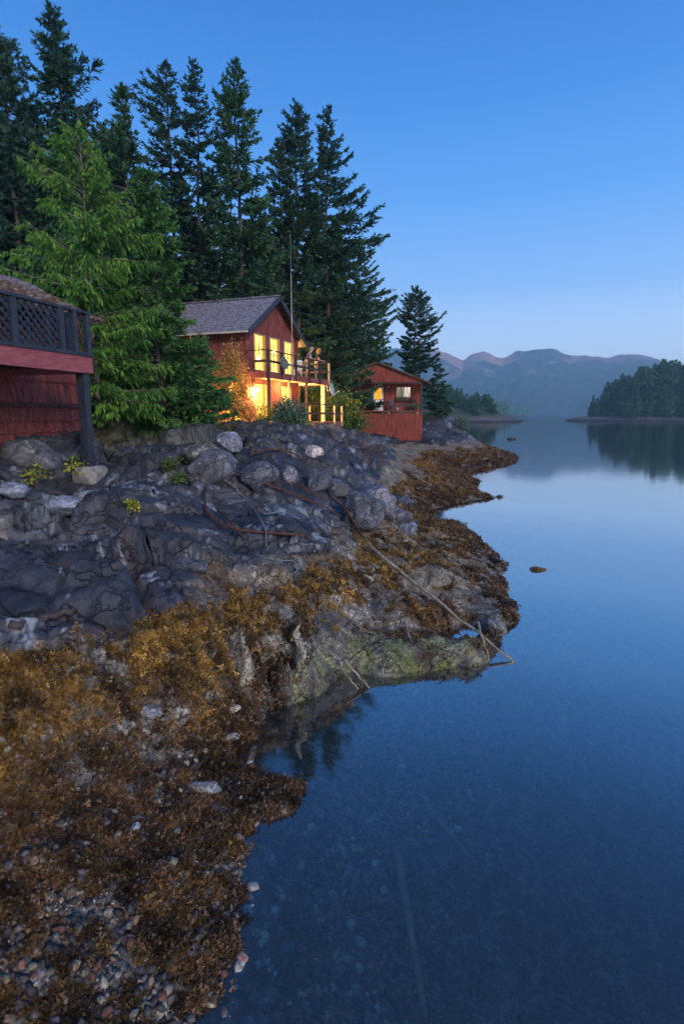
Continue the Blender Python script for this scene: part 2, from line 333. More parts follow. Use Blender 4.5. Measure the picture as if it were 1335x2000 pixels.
mm = N(t, 'ShaderNodeMix', data_type='RGBA', blend_type='MULTIPLY'); af = N(t, 'ShaderNodeMapRange'); af.inputs[3].default_value = 1; af.inputs[4].default_value = .35; L(at_.outputs['Alpha'], af.inputs[0]); L(af.outputs[0], mm.inputs[0])
bp = N(t, 'ShaderNodeBump'); bp.inputs['Strength'].default_value = .9; bp.inputs['Distance'].default_value = .03
n2 = N(t, 'ShaderNodeTexNoise'); n2.inputs['Scale'].default_value = 6; n2.inputs['Detail'].default_value = 10; n2.inputs['Roughness'].default_value = .68
L(tc.outputs['Object'], n1.inputs['Vector']); L(tc.outputs['Object'], n2.inputs['Vector']); L(n1.outputs['Fac'], r1.inputs[0])
L(at_.outputs['Color'], mm.inputs[6]); L(r1.outputs[0], mm.inputs[7]); L(mm.outputs[2], b.inputs['Base Color']); L(n2.outputs['Fac'], bp.inputs['Height']); L(bp.outputs[0], b.inputs['Normal'])
vo = N(t, 'ShaderNodeTexVoronoi', feature='DISTANCE_TO_EDGE'); vo.inputs['Scale'].default_value = 1.5; wn = N(t, 'ShaderNodeTexNoise'); wn.inputs['Scale'].default_value = 2.2; wn.inputs['Detail'].default_value = 6
wa = N(t, 'ShaderNodeVectorMath', operation='MULTIPLY_ADD'); wa.inputs[1].default_value = (.9, .9, .9); mpv = N(t, 'ShaderNodeMapping'); mpv.inputs['Rotation'].default_value = (.5, .3, .4); mpv.inputs['Scale'].default_value = (.55, 1, 1.6)
L(tc.outputs['Object'], wn.inputs['Vector']); L(wn.outputs['Color'], wa.inputs[0]); L(tc.outputs['Object'], wa.inputs[2]); L(wa.outputs[0], mpv.inputs[0]); L(mpv.outputs[0], vo.inputs['Vector'])
cr_ = N(t, 'ShaderNodeMapRange'); cr_.inputs[1].default_value = 0; cr_.inputs[2].default_value = .035; cr_.inputs[3].default_value = .25; cr_.inputs[4].default_value = 1; L(vo.outputs['Distance'], cr_.inputs[0])
m3 = N(t, 'ShaderNodeMix', data_type='RGBA', blend_type='MULTIPLY'); m3.inputs[0].default_value = .28; L(mm.outputs[2], m3.inputs[6]); L(cr_.outputs[0], m3.inputs[7]); L(m3.outputs[2], b.inputs['Base Color'])
b3 = N(t, 'ShaderNodeBump'); b3.inputs['Strength'].default_value = .8; b3.inputs['Distance'].default_value = .05; L(cr_.outputs[0], b3.inputs['Height']); L(bp.outputs[0], b3.inputs['Normal']); L(b3.outputs[0], b.inputs['Normal'])
rr = N(t, 'ShaderNodeMapRange'); rr.inputs[3].default_value = .32; rr.inputs[4].default_value = .8; L(n2.outputs['Fac'], rr.inputs[0]); L(rr.outputs[0], b.inputs['Roughness'])
rock_mat = mr
hw = .08 * sstep(5, 8, GY) + .03
HX = GX + hw * fbm(GY * 1.6 + GX * .7, GZ * 4.5, 201, 4); HY = GY + hw * 1.5 * fbm(GX * 1.3 - GY * .5, GZ * 4.5 + 9, 202, 4)
shore = np_mesh('rocky_shore', np.stack([HX, HY, GZ], -1).reshape(-1, 3), Fq, mr, smooth=True, col=np.concatenate([COLV.reshape(-1, 3), sstep(.35, .65, UP).reshape(-1, 1)], 1))
tag(shore, kind='structure')
# sea bed and water body
M['seabed'] = noisy('seabed_silt', (.03, .05, .045), (.06, .08, .07), .3, 1, 0)
tag(MB().box(-4750, 4750, -4750, 4750, -8.0, -4.8).build('seabed', M['seabed']), kind='structure')
wm = bpy.data.materials.new('water'); wm.use_nodes = True; t = wm.node_tree; t.nodes.clear(); L = t.links.new
out = N(t, 'ShaderNodeOutputMaterial'); gl = N(t, 'ShaderNodeBsdfGlossy'); gl.inputs['Roughness'].default_value = .055
tr = N(t, 'ShaderNodeBsdfTransparent'); tr.inputs[0].default_value = (.93, .96, .96, 1)
df = N(t, 'ShaderNodeBsdfDiffuse'); df.inputs[0].default_value = (.17, .17, .14, 1)
fr = N(t, 'ShaderNodeFresnel'); fr.inputs[0].default_value = 1.333; rf_ = N(t, 'ShaderNodeValToRGB'); ramp(rf_, [(0, (.06,) * 3), (.025, (.08,) * 3), (.06, (.36,) * 3), (.11, (.58,) * 3), (.2, (.74,) * 3), (.39, (.9,) * 3), (.6, (.96,) * 3), (1, (1, 1, 1))])
m1 = N(t, 'ShaderNodeMixShader'); m1.inputs[0].default_value = .12; m2 = N(t, 'ShaderNodeMixShader')
tc = N(t, 'ShaderNodeTexCoord'); mp = N(t, 'ShaderNodeMapping'); mp.inputs['Scale'].default_value = (.5, 1, 1)
nn = N(t, 'ShaderNodeTexNoise'); nn.inputs['Scale'].default_value = 1.3; nn.inputs['Detail'].default_value = 3
bp = N(t, 'ShaderNodeBump'); bp.inputs['Strength'].default_value = .08; bp.inputs['Distance'].default_value = .05
L(tc.outputs['Object'], mp.inputs[0]); L(mp.outputs[0], nn.inputs['Vector']); L(nn.outputs['Fac'], bp.inputs['Height']); L(bp.outputs[0], gl.inputs['Normal'])
L(tr.outputs[0], m1.inputs[1]); L(df.outputs[0], m1.inputs[2]); L(fr.outputs[0], rf_.inputs[0]); L(rf_.outputs[0], m2.inputs[0]); L(m1.outputs[0], m2.inputs[1]); L(gl.outputs[0], m2.inputs[2]); L(m2.outputs[0], out.inputs[0])
va = N(t, 'ShaderNodeVolumeAbsorption'); va.inputs['Color'].default_value = (.42, .64, .68, 1); va.inputs['Density'].default_value = .24; L(va.outputs[0], out.inputs['Volume'])
tag(MB().box(-4700, 4700, -4700, 4700, -7.0, 0.0).build('water', wm), kind='structure')
#@@PART2
# ------------------------------------------------------------------ templates scattered in numpy
rng = np.random.default_rng(5)
def frames(nrm, tan):
    z = nrm / np.linalg.norm(nrm, axis=1, keepdims=True)
    x = tan - (tan * z).sum(1, keepdims=True) * z; x /= np.linalg.norm(x, axis=1, keepdims=True) + 1e-9
    return np.stack([x, np.cross(z, x), z], 1)
def scatter(T, P, Fm, S):           # T (K,3), rows of Fm are local axes
    return (P[:, None] + (T[None] @ Fm) * (S[:, None, None] if S.ndim == 1 else S[:, None, :])).reshape(-1, 3)
def faces_rep(F, K, n): return (F[None] + (np.arange(n) * K)[:, None, None]).reshape(-1, F.shape[1])
gy_, gx_ = np.gradient(GZ); dyv = np.gradient(GY, axis=0); dxu = np.gradient(GX, axis=1); dxv = np.gradient(GX, axis=0)
zx = gx_ / dxu; zy = (gy_ - zx * dxv) / dyv
zxs = np.clip(zx, -2.5, 2.5); zys = np.clip(zy, -2.5, 2.5)
lim = 1.5 + .38 * fbm(GX * .8, GY * .8, 51, 4) + .12 * sstep(2, -4, GX) - .35 * sstep(16, 30, GY)
patch = .75 * fbm(GX * 1.5, GY * 1.9, 52, 4) + .55 * fbm(GX * 5, GY * 5, 53, 3) + .5 * fbm(GX * 11, GY * 11, 54, 2)
WM = sstep(0, .15, lim - GZ) * sstep(-.55, -.15, GZ) * sstep(-.08, .06, patch + .10 - .03 * sstep(5.8, 4.8, GY) - .40 * sstep(7.3, 8.3, GY) * (1 - sstep(14, 18, GY)) * sstep(-1, .5, GX) + .15 * sstep(.5, 1.2, GZ)) * (1 - .85 * alg) * (GY > 2.0) * (1 - .75 * sstep(7, 7.6, GY) * (1 - sstep(9.2, 10.5, GY)) * sstep(.75, .4, GZ) * sstep(-1.2, -.4, GX) * sstep(-.3, .2, fbm(GX * 1.1, GY * 1.1, 55, 3)))
WM = np.where(GZ < .0, WM * .6 * (GY < 7), WM)
def pick(mask, n, r):
    p = mask.ravel().astype(float); p = p / p.sum(); return r.choice(len(p), n, p=p)
def frond_template(r, nb, wide=.11):
    V = []; F = []
    def strip(p, d, s, l, wd, n):
        a = p; b = p + d * l; k = len(V); V.extend([a - s * wd * .5, a + s * wd * .5, b + s * wd * .6, b - s * wd * .6]); F.append((k, k + 1, k + 2, k + 3)); return b
    for i in range(nb):
        az = r.uniform(-2.2, 2.2) if nb > 3 else r.uniform(-1.5, 1.5); el = r.uniform(-.1, .9)
        d = np.array([math.cos(az) * math.cos(el), math.sin(az) * math.cos(el), math.sin(el)]); s = np.cross(d, r.normal(size=3)); s /= np.linalg.norm(s)
        p0 = np.array([r.uniform(-.3, .3), r.uniform(-.3, .3), .02]); p = strip(p0, d, s, .42, wide, 0)
        for sg in (-1, 1):
            d1 = d + sg * s * .5 - np.array([0, 0, .35]); d1 /= np.linalg.norm(d1); q = strip(p, d1, s, .3, wide, 0)
            for sh in (-1, 1):
                d2 = d1 + sh * s * .55 + r.normal(size=3) * .15 - np.array([0, 0, .2]); d2 /= np.linalg.norm(d2); strip(q, d2, s, .26, wide * 1.25, 0)
    return np.array(V), np.array(F)
def make_weed(name, n, mask, size0, size1, nb, seed, label=None):
    r = np.random.default_rng(seed); ids = pick(mask, n, r); Vs = []; Fs = []; Cs = []; off = 0
    gxx, gyy, gzz = GX.ravel(), GY.ravel(), GZ.ravel(); nx, ny = -zxs.ravel(), -zys.ravel()
    for k in range(8):
        sel = ids[k::8]; m = len(sel); T, F = frond_template(r, nb)
        P = np.stack([gxx[sel], gyy[sel], gzz[sel] + .005], 1) + r.normal(size=(m, 3)) * np.array([.02, .02, 0])
        nr = np.stack([nx[sel], ny[sel], np.ones(m)], 1); dn = np.stack([nx[sel] * 1.0, ny[sel] * 1.0, -(nx[sel] ** 2 + ny[sel] ** 2)], 1)
        dn = dn / (np.linalg.norm(dn, axis=1, keepdims=True) + .25); tn = dn + r.normal(size=(m, 3)) * .8
        S = (size0 + size1 * P[:, 1]) * r.uniform(.6, 1.35, m)
        Vs.append(scatter(T, P, frames(nr, tn), S)); Fs.append(faces_rep(F, len(T), m) + off); off += len(T) * m
        hgt = np.clip((P[:, 2] - .25) / 1.1 + r.normal(size=m) * .28 + (fbm(P[:, 0] * 1.3, P[:, 1] * 1.3, 61, 3)) * .9, 0, 1)[:, None]
        c = A3(.10, .052, .021) * (1 - hgt) + A3(.225, .122, .022) * hgt
        c = c * r.uniform(.45, 1.5, (m, 1)) * np.clip(.95 + 1.5 * fbm(P[:, 0] * 6, P[:, 1] * 6, 63, 3), .3, 1.7)[:, None]; c = np.where(r.random((m, 1)) < .07, c * 1.3 + .03, c)
        Cs.append(np.repeat(c, len(T), 0))
    o = np_mesh(name, np.concatenate(Vs), np.concatenate(Fs), M['weed'], col=np.concatenate(Cs)); tag(o, label, 'seaweed', kind='stuff'); return o
m, t, b = mat_base('seaweed_fronds', .42, .5); at_ = N(t, 'ShaderNodeAttribute', attribute_name='Col'); t.links.new(at_.outputs['Color'], b.inputs['Base Color'])
trn = N(t, 'ShaderNodeBsdfTranslucent'); ms = N(t, 'ShaderNodeMixShader'); ms.inputs[0].default_value = .2; t.links.new(at_.outputs['Color'], trn.inputs[0])
t.links.new(b.outputs[0], ms.inputs[1]); t.links.new(trn.outputs[0], ms.inputs[2]); t.links.new(ms.outputs[0], t.nodes['Material Output'].inputs[0]); M['weed'] = m
make_weed('seaweed', 64000, WM * (GY < 9), .019, .0062, 5, 11, 'golden brown rockweed covering the near tidal rocks')
make_weed('seaweed', 30000, WM * (GY >= 9) * (GY < 62), .035, .0042, 3, 12, 'golden rockweed covering the tidal ledges further along the shore')
stp = sstep(.6, 1.3, np.hypot(zxs, zys))
make_weed('seaweed', 5000, WM * stp * (GY < 12), .045, .008, 4, 13, 'long strands of rockweed hanging from the steep tidal faces')
# stones
def rock_mesh(seed, sub=2, flat=9, jag=.12):
    import bmesh
    r = np.random.default_rng(seed); bm = bmesh.new(); bmesh.ops.create_icosphere(bm, subdivisions=sub, radius=1)
    V = np.array([v.co[:] for v in bm.verts]); F = np.array([[v.index for v in f.verts] for f in bm.faces]); bm.free()
    pn = r.normal(size=(flat, 3)); pn /= np.linalg.norm(pn, axis=1, keepdims=True); pd = r.uniform(.55, .9, flat)
    dn = V @ pn.T; lim_ = np.where(dn > .05, pd / np.maximum(dn, .05), 9).min(1); V = V * np.minimum(lim_, 1.05)[:, None]
    V *= 1 + jag * (fbm(V[:, 0] * 2.2 + seed, V[:, 1] * 2.2 + V[:, 2] * 1.7, seed, 4)[:, None])
    return V, F
m, t, b = mat_base('stones', .8, .3); at_ = N(t, 'ShaderNodeAttribute', attribute_name='Col'); n1 = N(t, 'ShaderNodeTexNoise'); n1.inputs['Scale'].default_value = 30; n1.inputs['Detail'].default_value = 6
r1 = N(t, 'ShaderNodeValToRGB'); ramp(r1, [(.3, (.4, .4, .4)), (.7, (1.6, 1.6, 1.6))]); mm = N(t, 'ShaderNodeMix', data_type='RGBA', blend_type='MULTIPLY'); mm.inputs[0].default_value = 1
L = t.links.new; tc = N(t, 'ShaderNodeTexCoord'); L(tc.outputs['Object'], n1.inputs['Vector']); L(n1.outputs['Fac'], r1.inputs[0]); L(at_.outputs['Color'], mm.inputs[6]); L(r1.outputs[0], mm.inputs[7]); L(mm.outputs[2], b.inputs['Base Color']); M['stones'] = m
def make_stones(name, n, mask, s0, s1, seed, label, pal):
    r = np.random.default_rng(seed); ids = pick(mask, n, r); Vs = []; Fs = []; Cs = []; off = 0
    for k in range(8):
        sel = ids[k::8]; mN = len(sel); T, F = rock_mesh(seed + k, 1, 8, .5); T = T * np.array([1, .8, .6])
        P = np.stack([GX.ravel()[sel], GY.ravel()[sel], GZ.ravel()[sel]], 1)
        S = np.exp(r.uniform(math.log(s0), math.log(s1), mN)); nr = np.stack([-zxs.ravel()[sel], -zys.ravel()[sel], np.ones(mN)], 1) + r.normal(size=(mN, 3)) * .4
        P[:, 2] += S * .25
        Vs.append(scatter(T, P, frames(nr, r.normal(size=(mN, 3))), S)); Fs.append(faces_rep(F, len(T), mN) + off); off += len(T) * mN
        Cs.append(np.repeat(np.array(pal)[r.integers(0, len(pal), mN)] * r.uniform(.5, 1.3, (mN, 1)), len(T), 0))
    o = np_mesh(name, np.concatenate(Vs), np.concatenate(Fs), M['stones'], col=np.concatenate(Cs)); tag(o, label, 'stones', kind='stuff')
PAL = [(.17, .075, .055), (.19, .12, .08), (.16, .13, .10), (.10, .095, .09), (.22, .18, .13), (.15, .08, .06), (.07, .068, .07), (.28, .25, .19), (.11, .09, .10), (.15, .135, .11), (.05, .045, .045), (.08, .07, .06), (.06, .055, .05), (.045, .04, .04)]
NS = (GY < 7.5) * (GY > 2.2) * sstep(1.1, .7, GZ) * (GZ > -.02) * (.7 + sstep(.1, -.2, patch))
make_stones('beach_stones', 4700, NS, .007, .06, 71, 'mixed rusty, grey and cream stones strewn between the near seaweed', PAL)
NS2 = (GY < 9) * (GY > 2.0) * (GZ < -.04) * (GZ > -1.3)
make_stones('submerged_stones', 3000, NS2, .02, .10, 81, 'pale and rusty stones lying under the shallow water', [(min(1, a * 2.2), min(1, b_ * 2.2), min(1, c_ * 2.2)) for a, b_, c_ in PAL] + [(.7, .62, .5), (.6, .2, .1)])
# small barnacle patches: white grains
NB = (GY > 3) * (GY < 14) * sstep(1.7, 1.4, GZ) * (GZ > .15) * sstep(.05, .35, fbm(GX * 2.6, GY * 2.6, 91, 4))
make_stones('barnacles', 5000, NB, .005, .013, 91, 'pale barnacle clusters crusted on the tidal rock faces', [(.5, .47, .4), (.38, .34, .28), (.6, .56, .5)])

def boulder(px, py, size, seed, col, label, cat='boulder', name='boulder', rz=0., group=None, sink=.25, dz=0):
    p = hit(px, py); V, F = rock_mesh(seed, 4, 13, .10); V = V * np.array(size)
    n_ = fbm(V[:, 0] * 6 + seed, V[:, 1] * 6 + V[:, 2] * 5, seed + 5, 5); V = V * (1 + .05 * n_[:, None])
    cc = A3(*col)[None] * (.75 + .6 * np.clip(n_ + .4, 0, 1))[:, None]; lm = (fbm(V[:, 0] * 9 / max(size), V[:, 1] * 9 / max(size) + V[:, 2] * 7, seed, 4) > .28)[:, None]
    cc = np.where(lm, cc * 1.6 + .04, cc)
    o = np_mesh(name, V, F, rock_mat, smooth=False, col=cc); o.location = (p.x, p.y, p.z + size[2] * (1 - 2 * sink) * .5 + dz); o.rotation_euler = (0, 0, rz)
    return tag(o, label, cat, group)
GREY = (.105, .108, .125); DK = (.06, .062, .075); BR = (.17, .14, .10)
boulder(712, 1008, (.62, .5, .48), 1, GREY, 'smooth grey boulder at the lower left of the pale boulder cluster')
boulder(762, 1012, (.55, .5, .42), 2, GREY, 'rounded grey boulder at the right end of the pale boulder cluster')
boulder(735, 990, (.6, .5, .6), 3, (.17, .16, .19), 'tallest cracked grey boulder, in the middle of the pale boulder cluster')
boulder(780, 988, (.5, .5, .38), 4, DK, 'dark flat-topped boulder behind the right of the pale boulder cluster')
boulder(786, 1038, (.34, .3, .26), 5, (.12, .14, .2), 'small bluish boulder wedged in seaweed below the boulder cluster')
boulder(612, 886, (.27, .2, .2), 6, (.5, .42, .42), 'small pinkish white boulder alone on the dark rocks below the house')
boulder(446, 876, (.34, .3, .3), 7, (.20, .21, .25), 'lichen-pale boulder on the ridge beside the drooping spruce')
boulder(290, 1398, (.17, .12, .09), 8, (.22, .21, .22), 'barnacled grey boulder among golden seaweed near the little cove')
boulder(455, 1392, (.10, .05, .05), 9, (.26, .22, .18), 'narrow pale stone pointing into the little cove', rz=.6)
boulder(450, 1445, (.13, .06, .06), 10, (.24, .22, .19), 'long pale stone at the edge of the little cove', rz=.7)
boulder(396, 1545, (.22, .12, .07), 12, (.2, .19, .17), 'flat grey boulder in seaweed on the low point')
boulder(265, 1620, (.065, .05, .05), 13, (.2, .2, .22), 'speckled grey boulder among small stones in the foreground')
boulder(850, 1140, (.30, .22, .2), 14, BR, 'brown rounded boulder half buried in seaweed on the headland')
boulder(420, 935, (.62, .5, .48), 21, (.10, .10, .115), 'large dark cracked boulder beside the drooping spruce, left of the lichen-pale one', rz=.4)
boulder(395, 900, (.55, .4, .36), 22, (.12, .115, .10), 'mossy grey outcrop boulder under the tips of the drooping spruce')
boulder(505, 945, (.46, .4, .36), 23, (.085, .085, .11), 'dark blue-grey angular boulder above the cable loop', rz=.8)
boulder(560, 938, (.34, .3, .3), 24, (.13, .125, .14), 'pale-streaked boulder in the middle of the angular dark ones', rz=.2)
boulder(618, 945, (.42, .36, .40), 25, (.08, .085, .10), 'blocky dark boulder with a white streak at the crest end', rz=1.2)
boulder(660, 965, (.36, .3, .36), 26, (.085, .085, .095), 'tall dark boulder leaning at the right end of the crest', rz=.5)
boulder(60, 900, (.8, .5, .36), 27, (.09, .09, .105), 'big lichened boulder on the bank under the lattice deck', rz=.3)
boulder(120, 990, (.46, .3, .2), 28, (.26, .28, .34), 'pale bluish slab of rock below the concrete footing', rz=-.2)
boulder(20, 965, (.3, .25, .2), 29, (.24, .26, .32), 'pale bluish boulder above the two stacked blocks', rz=.6)
boulder(360, 1110, (.45, .2, .16), 30, (.07, .07, .085), 'smooth dark hump of rock in the middle of the dark shelf', rz=-.1)
boulder(725, 880, (.8, .6, .5), 31, (.075, .075, .09), 'dark jagged rock on the ridge in front of the red cabin', rz=.9)
def sea_rock(px, py, size, seed, col, label, z=0.):
    x, y, _ = atz(px, py, 0.); V, F = rock_mesh(seed, 4, 8, .15); V = V * np.array(size); n_ = fbm(V[:, 0] * 4 / size[0], V[:, 1] * 4 / size[0] + V[:, 2] * 5 / size[0], seed, 4)
    V *= (1 + .25 * n_[:, None]); cc = A3(*col)[None] * (.7 + .8 * np.clip(n_ + .4, 0, 1))[:, None]
    o = np_mesh('sea_rock', V, F, rock_mat, col=cc); o.location = (x, y, z); return tag(o, label, 'rock')
sea_rock(1046, 1112, (.26, .12, .085), 15, (.10, .06, .022), 'seaweed-topped rock standing alone in the bay water')
sea_rock(980, 1150, (.16, .1, .07), 16, (.12, .08, .04), 'small wet rock just off the tip of the seaweed headland')
sea_rock(998, 858, (.7, .5, .3), 17, (.06, .05, .045), 'dark rock awash in the water beyond the cabin point')
sea_rock(1013, 821.5, (6.5, 3, 1.2), 18, (.05, .045, .05), 'low black reef far out before the small islands')

# ------------------------------------------------------------------ conifers
class Leaves:
    def __init__(s): s.P = []; s.D = []; s.L = []; s.W = []
    def add(s, P, D, Ln, W): s.P.append(P); s.D.append(D); s.L.append(Ln); s.W.append(W)
    def mesh(s, name, mat, parent, r):
        P = np.concatenate(s.P); D = np.concatenate(s.D); Ln = np.concatenate(s.L)[:, None]; W = np.concatenate(s.W)[:, None]
        D = D / (np.linalg.norm(D, axis=1, keepdims=True) + 1e-9); q = r.normal(size=P.shape); q[:, 2] *= .7
        S = np.cross(D, q); S /= np.linalg.norm(S, axis=1, keepdims=True) + 1e-9
        V = np.stack([P, P + D * Ln * .45 + S * W, P + D * Ln, P + D * Ln * .45 - S * W], 1).reshape(-1, 3)
        return np_mesh(name, V, np.arange(len(V)).reshape(-1, 4), mat, parent)
def conifer(name, x, y, z0, ztop, prof, kind='fir', seed=0, dens=1.0, clear=.12, leaf='fir', label=None, group=None, cat='tree', lsize=1.0, bark='bark', lean=0.):
    """prof: [(z, left, right)] radii in metres by height above ground (world z)"""
    r = np.random.default_rng(seed); H = ztop - z0
    root = empty(name, (x, y, z0), 0, label, cat, group)
    pz = np.array([p[0] - z0 for p in prof])[::-1]; pl = np.array([p[1] for p in prof])[::-1]; pr = np.array([p[2] for p in prof])[::-1]
    tr = MB(); k = 10; wob = r.normal(size=(k + 1, 2)) * .004 * H; wob[0] = 0; wob[-1] = 0
    cx = lambda z: lean * (z / H) + np.interp(z, np.linspace(0, H, k + 1), wob[:, 0]); cy = lambda z: np.interp(z, np.linspace(0, H, k + 1), wob[:, 1])
    r0 = .0075 * H + .03
    tr.tube([(cx(z), cy(z), z - (.3 if i == 0 else 0)) for i, z in enumerate(np.linspace(0, H, k + 1))], [r0 * (1 - i / k) ** .8 + .008 for i in range(k + 1)], 7)
    lv = Leaves(); z = clear * H; drop = kind in ('cedar', 'spruce')
    step = (.25 if kind != 'cedar' else .17) / dens
    while z < H - .15:
        f = z / H; nb = r.integers(2, 5) if kind != 'pine' else r.integers(2, 4)
        for q in range(nb):
            az = r.uniform(0, 2 * math.pi); c = math.cos(az); lw = np.interp(z, pz, pl); rw = np.interp(z, pz, pr); av = min(lw, rw) * .8 + .2 * max(lw, rw)
            Lb = (rw if c > 0 else lw) * c * c + av * (1 - c * c); Lb *= r.choice([r.uniform(.35, .75), r.uniform(.75, 1.08)], p=[.45, .55]); Lb = max(Lb, .10)
            if r.random() < .05: continue
            n = max(5, int(Lb / .22)); s = np.linspace(0, 1, n)
            if kind == 'fir': a = .0 + .62 * f ** 3 + r.normal() * .12; b2 = -.28 + r.normal() * .1; c2 = .42
            elif kind == 'pine': a = .1 + .8 * f ** 2 + r.normal() * .15; b2 = 0; c2 = .25
            elif kind == 'spruce': a = .02 + .9 * f ** 4 + r.normal() * .08; b2 = -.45; c2 = .35
            else: a = .25 + .6 * f ** 2 + r.normal() * .1; b2 = -.6; c2 = .35
            hh = Lb * (a * s + b2 * s ** 2 + c2 * s ** 3); bend = r.normal() * .12 * Lb * s ** 2
            B = np.stack([cx(z) + c * Lb * s - math.sin(az) * bend, cy(z) + math.sin(az) * Lb * s + c * bend, z + hh], 1)
            tr.tube([tuple(B[i]) for i in (0, n // 3, 2 * n // 3, n - 1)], [.012 + .010 * Lb, .01 + .007 * Lb, .006 + .004 * Lb, .004], 3, cap=False)
            # twigs
            nt_ = int(max(5 if f > .9 else 7, Lb / (.062 if not drop else .05)) * min(dens, 1.3)); ss = r.uniform(.12 if kind != 'pine' else .35, 1, nt_) ** .85
            Bp = np.stack([np.interp(ss, s, B[:, i]) for i in range(3)], 1); tn = np.stack([np.interp(np.minimum(ss + .08, 1), s, B[:, i]) - np.interp(ss - .08, s, B[:, i]) for i in range(3)], 1)
            tn /= np.linalg.norm(tn, axis=1, keepdims=True) + 1e-9
            side = np.stack([-tn[:, 1], tn[:, 0], np.zeros(nt_)], 1) * r.choice([-1, 1], nt_)[:, None]
            tl = ((.22 * Lb + .12) * (1.1 - .8 * ss) + .06) * r.uniform(.5, 1.15, nt_)
            td = tn * .75 + side * r.uniform(.35, 1.1, nt_)[:, None] + np.stack([np.zeros(nt_)] * 2 + [r.normal(size=nt_) * .16 + (-.12 if kind != 'cedar' else -.5)], 1)
            td /= np.linalg.norm(td, axis=1, keepdims=True)
            kk = 4; tt = np.linspace(.1, .95, kk)
            P = Bp[:, None] + td[:, None] * (tl[:, None] * tt)[:, :, None]
            if drop: P[:, :, 2] -= (tl[:, None] * tt) ** 2 * (.55 if kind == 'cedar' else .3)
            P = P.reshape(-1, 3); D = np.repeat(td, kk, 0) + r.normal(size=P.shape) * .38
            if kind == 'cedar': D[:, 2] -= r.uniform(.4, 1.5, len(P)); D[:, :2] *= .8
            m_ = len(P); ln = r.uniform(.15, .32, m_) * lsize * (1.15 if kind == 'cedar' else 1); ln *= (1 - .45 * max(0, f - .6) / .4); lv.add(P, D, ln, ln * r.uniform(.14, .26, m_) * (.7 if kind == 'cedar' else 1))
            # main-axis needles
            D2 = tn + r.normal(size=tn.shape) * .4; ln = r.uniform(.14, .25, nt_) * lsize; lv.add(Bp, D2, ln, ln * .2)
        z += step * r.uniform(.6, 1.3) * (1 if f < .8 else .65)
    lv.add(np.stack([np.full(14, cx(H)), np.full(14, cy(H)), np.linspace(H * .955, H, 14)], 1), r.normal(size=(14, 3)) * .5 + [0, 0, 1.], np.full(14, .2), np.full(14, .03))
    tr.build('trunk', M[bark], root); lv.mesh('crown', M[leaf], root, r)
    return root
def atY(px, py, Y):
    rr_ = ray(px, py); return rr_ * (Y / rr_[1]) + np.array([0, 0, CZ])
def tree_px(name, apx, apy, D, outline, **k):
    top = atY(apx, apy, D); x = top[0]; z0 = hz(x, D) - .15
    prof = []
    for yy, xl, xr in outline:
        a_ = atY(xl, yy, D); b_ = atY(xr, yy, D); prof.append((a_[2], max(.1, x - a_[0]), max(.1, b_[0] - x)))
    if prof[-1][0] > z0: prof.append((z0, prof[-1][1] * .85, prof[-1][2] * .85))
    return conifer(name, x, D, z0, top[2], prof, **k)
T_ = tree_px
T_('fir_tree', 106, 12, 27, [(12,105,107),(60,82,128),(100,60,150),(140,76,160),(200,68,218),(250,85,200),(330,50,220),(450,40,230),(600,30,240)], seed=1, leaf='fir2', dens=1.45, label='tallest dark fir, its broad ragged top nearly touching the sky edge')
T_('fir_tree', 0, 58, 25, [(58,-1,2),(120,-20,18),(200,-45,50),(350,-80,90),(600,-90,100)], seed=2, leaf='fir2', dens=1.1, label='dark fir cut by the left picture edge beside the tallest fir')
T_('fir_tree', 19, 78, 29, [(78,18,21),(105,5,38),(170,-20,75),(300,-60,120),(600,-70,130)], seed=3, leaf='fir2', dens=1.1, label='short pointed dark fir just left of the tallest fir')
T_('fir_tree', 238, 165, 28, [(165,236,240),(200,220,256),(260,205,262),(330,190,300),(450,185,320),(600,180,330)], seed=4, leaf='fir', dens=1.4, label='narrow mid-green fir between the tallest fir and the cabin firs')
T_('fir_tree', 325, 120, 35, [(120,323,327),(150,305,342),(190,272,348),(240,268,352),(300,262,365),(400,275,380),(560,280,385)], seed=5, leaf='fir2', dens=1.15, clear=.12, label='first thin open-branched fir from the left above the grey roof')
T_('fir_tree', 378, 121, 34, [(121,376,380),(160,356,400),(230,345,410),(330,338,425),(500,340,430)], seed=6, leaf='fir2', dens=1.15, clear=.12, label='second thin fir above the grey roof, close beside the broad pointed one')
T_('fir_tree', 460, 116, 33, [(116,458,462),(180,436,487),(240,420,507),(300,412,525),(400,400,535),(520,400,550)], seed=7, leaf='fir', dens=1.4, clear=.15, label='full pointed fir directly above the roof of the lit house')
T_('fir_tree', 546, 270, 36, [(270,544,548),(340,525,565),(450,512,575),(560,510,580)], seed=8, leaf='fir2', dens=1.1, label='thin low fir peeking up left of the twin-topped firs')
T_('fir_tree', 577, 200, 37, [(200,575,579),(250,548,606),(300,538,622),(400,530,640),(560,520,650)], seed=9, leaf='fir2', dens=1.35, clear=.15, label='left of the two twin-topped tall firs behind the mast')
T_('fir_tree', 638, 207, 39, [(207,634,642),(260,612,656),(300,622,682),(325,618,706),(360,612,690),(400,606,712),(440,600,742),(470,600,766),(520,600,735),(560,600,772),(640,615,772),(700,630,765),(770,640,740)], seed=10, leaf='fir2', dens=1.4, clear=.08, label='tall fir with long branches sweeping right over the water side')
T_('fir_tree', 700, 480, 57, [(480,698,702),(540,670,735),(620,650,766),(700,650,768),(780,650,770)], seed=11, leaf='fir', dens=1.4, clear=.05, label='dense lower fir filling in behind the red cabin roof')
T_('fir_tree', 745, 600, 60, [(600,743,747),(650,725,765),(700,720,772),(760,715,775)], seed=12, leaf='fir2', dens=.9, clear=.05, label='small dark fir right behind the red cabin ridge')
